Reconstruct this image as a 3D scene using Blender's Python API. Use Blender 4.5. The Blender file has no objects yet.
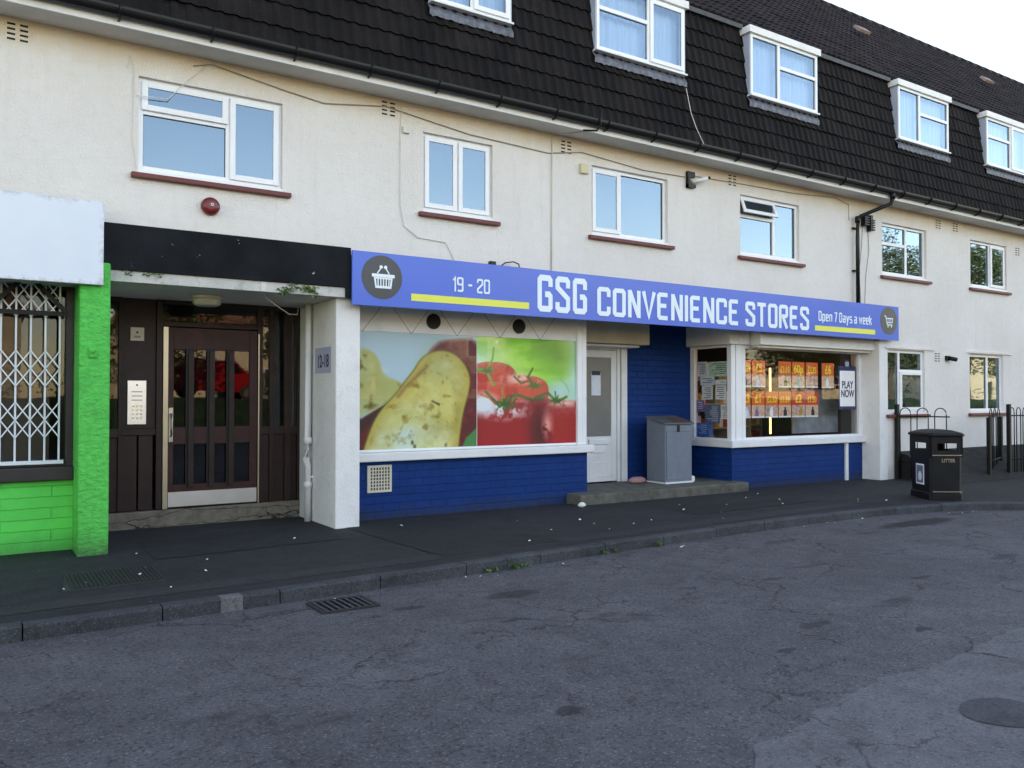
import bpy, math, random
import numpy as np
from mathutils import Vector
R = math.radians
S = bpy.context.scene
COL = S.collection
random.seed(7)

# ------------------------------------------------------------------ camera
cam = bpy.data.objects.new('camera', bpy.data.cameras.new('camera'))
COL.objects.link(cam)
cam.location = (0, -9.5, 1.55)
cam.rotation_euler = (R(91.08), 0, R(-33.1))
cam.data.sensor_width = 36
cam.data.lens = 828 / 1024 * 36
cam.data.clip_end = 3000
S.camera = cam
# ------------------------------------------------------------------ light
SUN_EL, SUN_AZ = 17.0, -34.0          # the sun is low behind the building; azimuth from +Y towards +X
w = bpy.data.worlds.new('World'); S.world = w; w.use_nodes = True
nt = w.node_tree
sky = nt.nodes.new('ShaderNodeTexSky'); sky.sky_type = 'NISHITA'; sky.sun_disc = False
sky.sun_elevation = R(SUN_EL); sky.sun_rotation = R(SUN_AZ)
sky.dust_density = .5; sky.ozone_density = 1.0; sky.air_density = 1.0
bg = nt.nodes['Background']; bg.inputs[1].default_value = 0.15
nt.links.new(sky.outputs[0], bg.inputs[0])
sl = bpy.data.lights.new('sun', 'SUN'); sl.energy = 3.2; sl.angle = R(0.5); sl.color = (1, .86, .68)
so = bpy.data.objects.new('sun', sl); COL.objects.link(so)
sd = Vector((math.sin(R(SUN_AZ)) * math.cos(R(SUN_EL)), math.cos(R(SUN_AZ)) * math.cos(R(SUN_EL)), math.sin(R(SUN_EL))))
so.rotation_euler = sd.to_track_quat('Z', 'Y').to_euler()
so.location = (0, 40, 40)
v = S.view_settings
v.view_transform = 'Standard'; v.look = 'None'; v.gamma = 1; v.use_curve_mapping = False
v.exposure = 2.28
v.use_white_balance = True; v.white_balance_temperature = 8550; v.white_balance_tint = 20

# ------------------------------------------------------------------ materials
def srgb(r, g, b):
    f = lambda c: (c / 255 / 12.92) if c / 255 <= .04045 else ((c / 255 + .055) / 1.055) ** 2.4
    return (f(r), f(g), f(b))
class N:
    def __init__(s, m): s.t = m.node_tree; s.b = s.t.nodes['Principled BSDF']
    def n(s, ty, **kw):
        x = s.t.nodes.new('ShaderNode' + ty)
        for k, val in kw.items():
            if k.startswith('i_'):
                k = k[2:]; x.inputs[int(k) if k.isdigit() else k.replace('_', ' ')].default_value = val
            else: setattr(x, k, val)
        return x
    def l(s, a, b): s.t.links.new(a, b)
    def pos(s): return s.n('NewGeometry').outputs['Position']
    def noise(s, scale, detail=4, rough=.55, vec=None, dist=0):
        x = s.n('TexNoise', i_Scale=scale, i_Detail=detail, i_Roughness=rough, i_Distortion=dist)
        s.l(vec if vec is not None else s.pos(), x.inputs['Vector']); return x.outputs['Fac']
    def ramp(s, f, a, b, ca=(0, 0, 0), cb=(1, 1, 1)):
        x = s.n('ValToRGB'); e = x.color_ramp.elements
        e[0].position = a; e[1].position = b; e[0].color = (*ca, 1); e[1].color = (*cb, 1)
        s.l(f, x.inputs[0]); return x.outputs[0]
    def mix(s, f, a, b, mode='MIX'):
        x = s.n('MixRGB', blend_type=mode)
        for k, val in ((0, f), (1, a), (2, b)):
            if isinstance(val, (int, float)): x.inputs[k].default_value = val
            elif isinstance(val, tuple): x.inputs[k].default_value = (*val, 1)
            else: s.l(val, x.inputs[k])
        return x.outputs[0]
    def math(s, op, a, b=0.0, clamp=False):
        x = s.n('Math', operation=op, use_clamp=clamp)
        for k, val in ((0, a), (1, b)):
            if isinstance(val, (int, float)): x.inputs[k].default_value = val
            else: s.l(val, x.inputs[k])
        return x.outputs[0]
    def bump(s, h, strength=.3, dist=.01, prev=None):
        x = s.n('Bump', i_Strength=strength, i_Distance=dist); s.l(h, x.inputs['Height'])
        if prev is not None: s.l(prev, x.inputs['Normal'])
        s.l(x.outputs[0], s.b.inputs['Normal']); return x.outputs[0]
    def scaled(s, v3):
        x = s.n('Mapping'); x.inputs['Scale'].default_value = v3; s.l(s.pos(), x.inputs['Vector']); return x.outputs[0]
def newmat(name):
    m = bpy.data.materials.new(name); m.use_nodes = True; return m, N(m)
def mat(name, c, rough=.6, metal=0, var=.12, vscale=3, bump=0, bscale=60, dirt=0, spec=.5, coat=0):
    m, n = newmat(name)
    n.b.inputs['Roughness'].default_value = rough; n.b.inputs['Metallic'].default_value = metal
    n.b.inputs['Specular IOR Level'].default_value = spec
    n.b.inputs['Coat Weight'].default_value = coat; n.b.inputs['Coat Roughness'].default_value = .06
    f = n.noise(vscale, 5)
    col = n.mix(n.ramp(f, .3, .7), tuple(x * (1 - var) for x in c), tuple(min(1, x * (1 + var)) for x in c))
    if dirt:
        d = n.ramp(n.noise(vscale * 2.3, 8, .7), .52, .75)
        col = n.mix(n.math('MULTIPLY', d, dirt), col, tuple(x * .35 + .01 for x in c))
    n.l(col, n.b.inputs['Base Color'])
    if bump: n.bump(n.noise(bscale, 3), bump, .01)
    return m
M = {}
# cream painted roughcast
m, n = newmat('cream_render')
big = n.noise(.7, 5); fine = n.noise(9, 5, .6)
col = n.mix(n.ramp(big, .3, .72), (.77, .725, .685), (.86, .82, .785))
col = n.mix(n.math('MULTIPLY', n.ramp(fine, .5, .8), .18), col, (.56, .50, .42))
stv = n.scaled((5, 5, .35)); st = n.ramp(n.noise(1.6, 6, .6, stv), .55, .8)
col = n.mix(n.math('MULTIPLY', st, .17), col, (.50, .44, .36))
sep = n.n('SeparateXYZ'); n.l(n.pos(), sep.inputs[0])
splash = n.math('SUBTRACT', .5, sep.outputs[2]); splash = n.math('ADD', splash, n.math('MULTIPLY', n.noise(4, 6, .7), .5))
splash = n.ramp(splash, .45, .9)
col = n.mix(n.math('MULTIPLY', splash, .45), col, (.16, .15, .12))
# warm bounced light below the soffit, painted into the render as a yellowish tint
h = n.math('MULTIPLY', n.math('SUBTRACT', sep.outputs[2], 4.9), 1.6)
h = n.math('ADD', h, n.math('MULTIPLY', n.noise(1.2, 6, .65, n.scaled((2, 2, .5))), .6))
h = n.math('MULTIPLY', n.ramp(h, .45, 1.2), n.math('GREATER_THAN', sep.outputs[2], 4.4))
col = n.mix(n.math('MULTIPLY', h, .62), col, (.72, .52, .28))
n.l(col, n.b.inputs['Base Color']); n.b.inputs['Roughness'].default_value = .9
nb = n.math('ADD', n.noise(45, 4, .7), n.math('MULTIPLY', n.noise(8, 3), .6))
n.bump(nb, .8, .02)
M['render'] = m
def paint(name, c, **k): M[name] = mat(name, c, **k); return M[name]
paint('white_render', (.80, .79, .78), rough=.85, bump=.9, bscale=40, dirt=.22, var=.05, vscale=2.5)
paint('white_upvc', (.83, .84, .86), rough=.3, var=.03, dirt=.08)
paint('white_paint', (.78, .78, .78), rough=.5, var=.05, dirt=.2, vscale=2)
paint('aged_cream_metal', (.62, .57, .45), rough=.5, dirt=.2, vscale=2)
paint('dirty_lip', (.56, .55, .52), rough=.8, dirt=.8, vscale=3.5, bump=.5)
paint('soffit_white', (.66, .64, .60), rough=.7, dirt=.2, vscale=1.5)
paint('red_sill', (.17, .038, .034), rough=.55, dirt=.5, vscale=5, bump=.3)
paint('black_plastic', (.007, .007, .008), rough=.4, var=.2, spec=.3)
paint('black_paint', (.007, .007, .008), rough=.5, var=.2, spec=.3)
paint('bin_black', (.009, .010, .012), rough=.5, var=.3, vscale=6, spec=.25)
paint('lead', (.11, .12, .15), rough=.55, dirt=.75, vscale=14, var=.45, bump=.8, bscale=18)
paint('dark_lead', (.045, .05, .06), rough=.6, dirt=.6, vscale=7, var=.4, bump=.6, bscale=14)
paint('pvc_grey', (.42, .47, .58), rough=.5, var=.08)
paint('steel', (.80, .80, .82), rough=.32, metal=1, var=.06)
paint('gold_strip', (.52, .44, .33), rough=.35, metal=.9, var=.08)
paint('chrome', (.7, .7, .72), rough=.2, metal=1, var=.03)
paint('door_brown', (.028, .013, .011), rough=.5, var=.3, vscale=8, dirt=.2, spec=.3)
paint('door_red_brown', (.048, .015, .014), rough=.5, var=.3, vscale=8, dirt=.2, spec=.3)
paint('dark_frame', (.020, .017, .018), rough=.45, var=.25, vscale=6)
paint('blue_sign', (.048, .140, .62), rough=.28, var=.04, vscale=1.2)
paint('sign_white', (.80, .90, .95), rough=.4, var=.02)
paint('sign_yellow', (.80, .80, .10), rough=.4, var=.02)
paint('sign_dark', (.055, .058, .062), rough=.4, var=.15)
paint('grey_locker', (.155, .185, .235), rough=.5, dirt=.3, vscale=3)
paint('locker_top', (.10, .11, .12), rough=.6, dirt=.5, vscale=5)
paint('locker_rust', (.10, .055, .045), rough=.7, dirt=.6, vscale=8)
paint('bell_red', (.17, .012, .013), rough=.3, var=.1)
paint('yellowed_plastic', (.66, .60, .38), rough=.5)
paint('cable_grey', (.30, .27, .23), rough=.7)
paint('cable_white', (.66, .63, .58), rough=.7)
paint('leaf', (.07, .16, .03), rough=.6, var=.35, vscale=30)
paint('tree_leaf', (.035, .06, .015), rough=.7, var=.4, vscale=6)
paint('bark', (.09, .07, .05), rough=.9, bump=.8, bscale=20)
paint('red_van', (.28, .010, .014), rough=.25, coat=.8, var=.03)
paint('navy', (.02, .03, .14), rough=.4)
paint('paper', (.76, .82, .88), rough=.7, var=.05, vscale=14)
paint('paper_white', (.88, .89, .90), rough=.7, var=.05, vscale=14)
paint('paper_green', (.55, .76, .62), rough=.6, var=.25, vscale=14)
paint('paper_purple', (.28, .20, .42), rough=.7, var=.4, vscale=25)
paint('paper_blue', (.06, .22, .62), rough=.6, var=.2, vscale=12)
paint('paper_navy', (.14, .19, .30), rough=.6, var=.5, vscale=30)
paint('ink', (.02, .03, .06), rough=.6)
paint('card_orange', (.88, .17, .03), rough=.45, var=.12, vscale=5)
paint('card_red', (.78, .06, .03), rough=.45, var=.12, vscale=5)
paint('card_yellow', (.95, .78, .05), rough=.5)
paint('card_pale', (.85, .52, .38), rough=.5, var=.3, vscale=18)
paint('card_photo', (.66, .42, .36), rough=.5, var=.5, vscale=22)
paint('lino', (.12, .11, .10), rough=.6)
paint('interior', (.16, .14, .12), rough=.9)
paint('interior_dark', (.05, .05, .055), rough=.9)
paint('shelf_metal', (.5, .48, .44), rough=.5)
paint('litter', (.75, .76, .75), rough=.8, var=.1)
paint('pink_plastic', (.42, .22, .22), rough=.6)
paint('cast_iron', (.022, .021, .021), rough=.7, bump=.5, bscale=50)
paint('rib_cover', (.026, .030, .028), rough=.8, bump=.5, bscale=60)
paint('tyre', (.02, .02, .02), rough=.8)
paint('house_wall', (.46, .40, .30), rough=.9, var=.12)
paint('house_roof', (.16, .075, .05), rough=.85, var=.3)
paint('hedge', (.05, .075, .02), rough=.8, var=.5, vscale=4)
paint('grass', (.09, .12, .035), rough=.9, var=.4, vscale=2)
paint('goods_green', (.05, .14, .03), rough=.5, var=.3)
paint('goods_yellow', (.55, .38, .04), rough=.5)
paint('goods_red', (.4, .05, .03), rough=.5)
paint('goods_tan', (.4, .3, .18), rough=.5)
paint('scissor_white', (.70, .76, .82), rough=.4, var=.05)
paint('plate_lilac', (.42, .45, .60), rough=.35, var=.04)
paint('weathered_vent', (.30, .22, .20), rough=.8)
paint('frame_pink', (.62, .50, .40), rough=.5)

def tiles(name, base, coarse=1.0):
    m, n = newmat(name)
    a = n.noise(2.2, 6, .65); b = n.noise(28, 4, .7)
    col = n.mix(n.ramp(a, .3, .75), tuple(x * .6 for x in base), tuple(x * 1.7 for x in base))
    col = n.mix(n.math('MULTIPLY', n.ramp(b, .55, .85), .5), col, (.05, .045, .05))
    stk = n.ramp(n.noise(2.2, 5, .6, n.scaled((3.2, 3.2, .22))), .66, .80)
    col = n.mix(n.math('MULTIPLY', stk, .30), col, (.10, .092, .088))
    blk = n.n('TexBrick', i_Scale=1.0); sb = n.n('SeparateXYZ'); n.l(n.pos(), sb.inputs[0]); cb_ = n.n('CombineXYZ'); n.l(sb.outputs[0], cb_.inputs[0]); n.l(n.math('SUBTRACT', sb.outputs[2], 5.46), cb_.inputs[1]); n.l(cb_.outputs[0], blk.inputs['Vector'])
    blk.inputs['Brick Width'].default_value = .31; blk.inputs['Row Height'].default_value = .28; blk.inputs['Mortar Size'].default_value = 0; blk.inputs['Color1'].default_value = (.6, .6, .6, 1); blk.inputs['Color2'].default_value = (1.3, 1.25, 1.2, 1)
    col = n.mix(1.0, col, blk.outputs['Color'], 'MULTIPLY')
    # lichen and bird-lime specks
    sp = n.ramp(n.noise(11, 8, .75), .70, .78)
    col = n.mix(n.math('MULTIPLY', sp, .35), col, (.17, .17, .16))
    n.l(col, n.b.inputs['Base Color']); n.b.inputs['Roughness'].default_value = .72
    n.b.inputs['Specular IOR Level'].default_value = .15
    n.bump(b, .5, .004); M[name] = m
tiles('roof_tile', (.0088, .0070, .0072))
tiles('upper_tile', (.020, .0145, .0145))

def brick(name, c, joint, rough=.45, row=.102, width=.235, mortar=.008, strength=.8, dirt=.4, cvar=.06, spec=.35):
    m, n = newmat(name)
    s2 = n.n('SeparateXYZ'); n.l(n.pos(), s2.inputs[0])
    cb = n.n('CombineXYZ'); n.l(n.math('ADD', s2.outputs[0], s2.outputs[1]), cb.inputs[0]); n.l(s2.outputs[2], cb.inputs[1])
    wob = n.n('TexNoise', i_Scale=3.0); n.l(n.pos(), wob.inputs['Vector'])
    vv = n.n('VectorMath', operation='MULTIPLY_ADD'); n.l(wob.outputs['Color'], vv.inputs[0]); vv.inputs[1].default_value = (.012, .012, 0); n.l(cb.outputs[0], vv.inputs[2])
    br = n.n('TexBrick', i_Scale=1.0); n.l(vv.outputs[0], br.inputs['Vector'])
    br.inputs['Mortar Size'].default_value = mortar; br.inputs['Mortar Smooth'].default_value = .6
    br.inputs['Brick Width'].default_value = width; br.inputs['Row Height'].default_value = row
    br.inputs['Color1'].default_value = (*[x * (1 - cvar) for x in c], 1); br.inputs['Color2'].default_value = (*[x * (1 + cvar) for x in c], 1)
    br.inputs['Mortar'].default_value = (*joint, 1)
    d = n.ramp(n.noise(3, 8, .7), .5, .8)
    col = n.mix(n.math('MULTIPLY', d, dirt * .6), br.outputs['Color'], tuple(x * .45 for x in c))
    low = n.math('ADD', n.math('SUBTRACT', .16, s2.outputs[2]), n.math('MULTIPLY', n.noise(6, 6, .7), .25))
    wv_ = n.ramp(n.noise(1.3, 6, .65), .45, .75); col = n.mix(n.math('MULTIPLY', wv_, .35), col, tuple(x * 1.7 for x in c))
    col = n.mix(n.math('MULTIPLY', n.ramp(low, .08, .30), min(1, dirt * 1.7)), col, (.035, .042, .038))
    chip = n.ramp(n.noise(17, 7, .7), .735, .75); col = n.mix(n.math('MULTIPLY', chip, .6), col, (.14, .15, .16))
    n.l(col, n.b.inputs['Base Color']); n.b.inputs['Roughness'].default_value = rough; n.b.inputs['Specular IOR Level'].default_value = spec
    b1 = n.bump(n.math('SUBTRACT', 1, br.outputs['Fac']), strength, .012)
    n.bump(n.noise(35, 4), .35, .01, b1); M[name] = m
brick('blue_brick', (.0012, .036, .170), (.0012, .032, .148), rough=.55, mortar=.006, spec=.12)
brick('green_brick', (.024, .66, .10), (.022, .60, .09), rough=.5, row=.112, width=.9, mortar=.007, strength=.8, dirt=.3)
# green painted roughcast pillar
m, n = newmat('green_render')
nb = n.noise(16, 5, .65, n.scaled((1, 1, 1.6)))
col = n.mix(n.ramp(nb, .35, .7), (.020, .48, .070), (.032, .68, .105))
s2 = n.n('SeparateXYZ'); n.l(n.pos(), s2.inputs[0])
low = n.math('ADD', n.math('SUBTRACT', .12, s2.outputs[2]), n.math('MULTIPLY', n.noise(7, 6, .7), .3))
col = n.mix(n.math('MULTIPLY', n.ramp(n.noise(2.5, 8, .7), .50, .72), .5), col, (.012, .24, .04))
col = n.mix(n.math('MULTIPLY', n.ramp(low, .06, .30), .85), col, (.035, .07, .03))
n.l(col, n.b.inputs['Base Color']); n.b.inputs['Roughness'].default_value = .6; n.bump(nb, 1, .03); M['green_render'] = m
# black fascia board with flaking paint
m, n = newmat('flaking_black')
a = n.noise(2.2, 7, .6); s2 = n.n('SeparateXYZ'); n.l(n.pos(), s2.inputs[0])
col = n.mix(n.ramp(a, .35, .8), (.004, .005, .007), (.016, .018, .022))
edge = n.math('MULTIPLY', n.math('SUBTRACT', 2.965, s2.outputs[2]), 5)
fl = n.ramp(n.math('ADD', edge, n.math('MULTIPLY', n.noise(2.2, 9, .72, n.scaled((1, 1, 2.0))), 1.7)), (1.02), 1.04)
col = n.mix(fl, col, (.62, .63, .66))
fl2 = n.ramp(n.noise(11, 7, .65), .69, .71)
col = n.mix(fl2, col, (.5, .5, .52))
n.l(col, n.b.inputs['Base Color']); n.b.inputs['Roughness'].default_value = .7; n.b.inputs['Specular IOR Level'].default_value = .15; M['flaking_black'] = m
# blank white billboard with grimy edges
m, n = newmat('grimy_white_board')
s2 = n.n('SeparateXYZ'); n.l(n.pos(), s2.inputs[0])
ed = n.math('MINIMUM', n.math('SUBTRACT', s2.outputs[2], 2.69), n.math('MINIMUM', n.math('SUBTRACT', 3.52, s2.outputs[2]), n.math('SUBTRACT', 1.085, s2.outputs[0])))
ed = n.math('SUBTRACT', .10, ed)
g = n.ramp(n.math('ADD', n.math('MULTIPLY', ed, 3), n.math('MULTIPLY', n.noise(14, 8, .75), .8)), .60, .85)
col = n.mix(n.math('MULTIPLY', g, .7), n.mix(n.ramp(n.noise(1.5, 5), .3, .7), (.66, .73, .82), (.72, .79, .87)), (.28, .22, .16))
n.l(col, n.b.inputs['Base Color']); n.b.inputs['Roughness'].default_value = .4; M['board'] = m
# concrete step
m, n = newmat('step_concrete')
a = n.noise(5, 8, .7); b = n.noise(60, 4)
col = n.mix(n.ramp(a, .3, .7), (.055, .052, .044), (.16, .15, .125))
n.l(col, n.b.inputs['Base Color']); n.b.inputs['Roughness'].default_value = .9; n.bump(n.math('ADD', a, n.math('MULTIPLY', b, .3)), .6, .02); M['step_concrete'] = m
m, n = newmat('cracked_step')
a = n.noise(7, 8, .7); vo = n.n('TexVoronoi', feature='DISTANCE_TO_EDGE', i_Scale=1.7)
wv = n.n('VectorMath', operation='MULTIPLY_ADD'); wn = n.n('TexNoise', i_Scale=3.5, i_Detail=6.0); n.l(n.pos(), wn.inputs['Vector'])
n.l(wn.outputs['Color'], wv.inputs[0]); wv.inputs[1].default_value = (.5, .5, .5); n.l(n.scaled((.45, 1, 4.0)), wv.inputs[2]); n.l(wv.outputs[0], vo.inputs['Vector'])
ck = n.ramp(vo.outputs['Distance'], .006, .022)
col = n.mix(ck, (.02, .018, .015), n.mix(n.ramp(a, .3, .7), (.10, .088, .07), (.25, .215, .17)))
n.l(col, n.b.inputs['Base Color']); n.b.inputs['Roughness'].default_value = .9; n.bump(n.math('ADD', a, ck), .6, .02); M['cracked_step'] = m

def asphalt(name, lo, hi, speck, cracks, stains=(), crack_scale=.8, fleck=.0):
    m, n = newmat(name)
    big = n.noise(.55, 6, .6); mid = n.noise(4, 8, .72); agg = n.noise(75, 2, .6); agg2 = n.noise(38, 3, .65)
    col = n.mix(n.ramp(big, .3, .7), lo, hi)
    col = n.mix(n.math('MULTIPLY', n.ramp(mid, .42, .68), .6), col, tuple(x * .52 for x in lo))
    col = n.mix(n.math('MULTIPLY', n.ramp(agg, .56, .70), speck), col, tuple(min(1, x * 2.4) for x in hi))
    col = n.mix(n.math('MULTIPLY', n.ramp(agg2, .36, .46, (1, 1, 1), (0, 0, 0)), min(1, speck * 1.6)), col, tuple(x * .4 for x in lo))
    height = n.math('ADD', n.math('MULTIPLY', agg, .6), agg2)
    if fleck:
        vf = n.n('TexVoronoi', i_Scale=5.5); n.l(n.pos(), vf.inputs['Vector'])
        f = n.math('MULTIPLY', n.math('LESS_THAN', vf.outputs['Distance'], .035), n.math('GREATER_THAN', n.noise(3.1, 2), .5))
        col = n.mix(n.math('MULTIPLY', f, fleck), col, (.45, .45, .45))
    # wobbling coordinates for cracks and stains
    wn = n.n('TexNoise', i_Scale=1.4, i_Detail=8.0, i_Roughness=.65); n.l(n.pos(), wn.inputs['Vector'])
    wv = n.n('VectorMath', operation='MULTIPLY_ADD'); n.l(wn.outputs['Color'], wv.inputs[0]); wv.inputs[1].default_value = (.9, .9, 0); n.l(n.pos(), wv.inputs[2])
    if cracks:
        vo = n.n('TexVoronoi', feature='DISTANCE_TO_EDGE', i_Scale=crack_scale); n.l(wv.outputs[0], vo.inputs['Vector'])
        mask = n.ramp(n.noise(.9, 4, .6, wv.outputs[0]), .46, .55)
        ck = n.math('MULTIPLY', n.ramp(vo.outputs['Distance'], .002, .0105, (1, 1, 1), (0, 0, 0)), mask)
        vo2 = n.n('TexVoronoi', feature='DISTANCE_TO_EDGE', i_Scale=crack_scale * 3.3); n.l(wv.outputs[0], vo2.inputs['Vector'])
        mask2 = n.ramp(n.noise(1.1, 4, .6, n.scaled((1.3, 1.3, 1))), .53, .60)
        ck2 = n.math('MULTIPLY', n.ramp(vo2.outputs['Distance'], .004, .016, (1, 1, 1), (0, 0, 0)), mask2)
        ck = n.math('MULTIPLY', n.math('MAXIMUM', ck, n.math('MULTIPLY', ck2, .7)), cracks)
        col = n.mix(ck, col, (.012, .012, .013)); height = n.math('SUBTRACT', height, n.math('MULTIPLY', ck, 2))
    # old tar patches, oil and damp stains that belong to the surface
    rnd = n.ramp(n.noise(1.5, 8, .72, n.scaled((.7, 1.5, 1))), .58, .70)
    col = n.mix(n.math('MULTIPLY', rnd, .62), col, tuple(x * .38 for x in lo))
    if stains:
        wv2 = n.n('VectorMath', operation='MULTIPLY_ADD'); wn2 = n.n('TexNoise', i_Scale=7.0, i_Detail=5.0); n.l(n.pos(), wn2.inputs['Vector'])
        n.l(wn2.outputs['Color'], wv2.inputs[0]); wv2.inputs[1].default_value = (.16, .16, 0); n.l(n.pos(), wv2.inputs[2])
        for (x, y, rx, ry, k) in stains:
            mp = n.n('Mapping', vector_type='POINT'); mp.inputs['Scale'].default_value = (1 / rx, 1 / ry, 0)
            mp.inputs['Location'].default_value = (-(x + .08) / rx, -(y + .08) / ry, 0); n.l(wv2.outputs[0], mp.inputs['Vector'])
            ln = n.n('VectorMath', operation='LENGTH'); n.l(mp.outputs[0], ln.inputs[0])
            f = n.ramp(ln.outputs['Value'], .7, 1.15, (1, 1, 1), (0, 0, 0))
            col = n.mix(n.math('MULTIPLY', f, abs(k)), col, (.016, .016, .018) if k > 0 else tuple(x * 1.5 for x in hi))
    n.l(col, n.b.inputs['Base Color']); n.b.inputs['Roughness'].default_value = .85
    n.b.inputs['Specular IOR Level'].default_value = .35
    n.bump(height, .55, .006); M[name] = m
STAINS = [(10.6, -3.15, .95, .20, .9), (9.1, -5.0, .3, .09, .55), (7.4, -5.1, .16, .06, .7), (6.4, -5.5, .2, .07, .5), (5.75, -6.1, .12, .045, .75), (7.0, -4.2, .3, .06, .5), (3.4, -4.3, .12, .05, .6), (12.0, -2.95, .35, .06, .7), (3.86, -3.6, .30, .13, .65), (2.68, -5.95, .10, .09, .7),
          (7.9, -3.1, .35, .08, .5), (2.92, -3.55, .16, .07, .65), (6.2, -4.4, .14, .05, .6), (5.2, -5.6, .22, .06, .6),
          (4.5, -5.9, .10, .045, .6), (9.3, -3.3, .3, .07, .45), (2.0, -3.1, .16, .05, .5)]
asphalt('road', (.070, .067, .073), (.122, .117, .123), .48, .8, STAINS, 1.0, .5)
asphalt('pavement', (.018, .019, .021), (.034, .034, .037), .42, .35, (), .5, .7)
asphalt('pavement_b', (.026, .027, .030), (.042, .042, .046), .4, .3, (), .6, .5)
asphalt('pavement_c', (.013, .014, .016), (.026, .026, .029), .45, .2, (), .6, .5)
asphalt('light_patch', (.105, .102, .108), (.150, .146, .153), .34, .9, (), .5, .2)
asphalt('kerb_stone', (.030, .033, .038), (.088, .093, .100), .3, 0)
asphalt('kerb_light', (.12, .115, .12), (.19, .18, .185), .35, 0)
asphalt('earth', (.009, .009, .009), (.024, .023, .021), .3, 0, (), 1, .5)
asphalt('patch_round', (.052, .052, .058), (.075, .075, .082), .35, 0)

def glass(name, refl=2.0, add=.03, tint=(.75, .8, .82), coat=(.96, .98, 1)):
    m = bpy.data.materials.new(name); m.use_nodes = True; t = m.node_tree; t.nodes.clear()
    o = t.nodes.new('ShaderNodeOutputMaterial'); mx = t.nodes.new('ShaderNodeMixShader')
    tr = t.nodes.new('ShaderNodeBsdfTransparent'); tr.inputs[0].default_value = (*tint, 1)
    gl = t.nodes.new('ShaderNodeBsdfGlossy'); gl.inputs['Roughness'].default_value = .015; gl.inputs[0].default_value = (*coat, 1)
    fr = t.nodes.new('ShaderNodeFresnel'); fr.inputs[0].default_value = 1.5
    ml = t.nodes.new('ShaderNodeMath'); ml.operation = 'MULTIPLY_ADD'; ml.inputs[1].default_value = refl; ml.inputs[2].default_value = add; ml.use_clamp = True
    nz = t.nodes.new('ShaderNodeTexNoise'); nz.inputs['Scale'].default_value = 1.1; nz.inputs['Detail'].default_value = 1
    ge = t.nodes.new('ShaderNodeNewGeometry'); t.links.new(ge.outputs['Position'], nz.inputs['Vector'])
    bp = t.nodes.new('ShaderNodeBump'); bp.inputs['Strength'].default_value = .12; bp.inputs['Distance'].default_value = .02
    t.links.new(nz.outputs[0], bp.inputs['Height']); t.links.new(bp.outputs[0], gl.inputs['Normal'])
    t.links.new(fr.outputs[0], ml.inputs[0]); t.links.new(ml.outputs[0], mx.inputs[0])
    t.links.new(tr.outputs[0], mx.inputs[1]); t.links.new(gl.outputs[0], mx.inputs[2]); t.links.new(mx.outputs[0], o.inputs[0])
    M[name] = m
glass('glass_double', 2.6, .09, (.5, .58, .64), (.60, .82, 1))
glass('glass_shop', .7, .0, (.95, .96, .97))
glass('glass_door', 1.3, .01, (.35, .36, .36))
glass('glass_dormer', 2.2, .06, (.72, .84, .95), (.62, .83, 1))
# net curtain
m, n = newmat('net_curtain'); n.b.inputs['Base Color'].default_value = (.72, .78, .86, 1); n.b.inputs['Roughness'].default_value = .9; M['curtain'] = m
m, n = newmat('warm_lamp'); n.b.inputs['Emission Color'].default_value = (1, .62, .22, 1); n.b.inputs['Emission Strength'].default_value = .9; M['warm_lamp'] = m
m, n = newmat('brightened_panel'); n.b.inputs['Base Color'].default_value = (.8, .84, .88, 1); n.b.inputs['Emission Color'].default_value = (.75, .88, 1, 1); n.b.inputs['Emission Strength'].default_value = .035; M['brightened_panel'] = m  # weak glow added to brighten the white sign panel
m, n = newmat('lamp_diffuser'); n.b.inputs['Base Color'].default_value = (.55, .52, .42, 1); n.b.inputs['Roughness'].default_value = .3; M['diffuser'] = m

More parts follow.
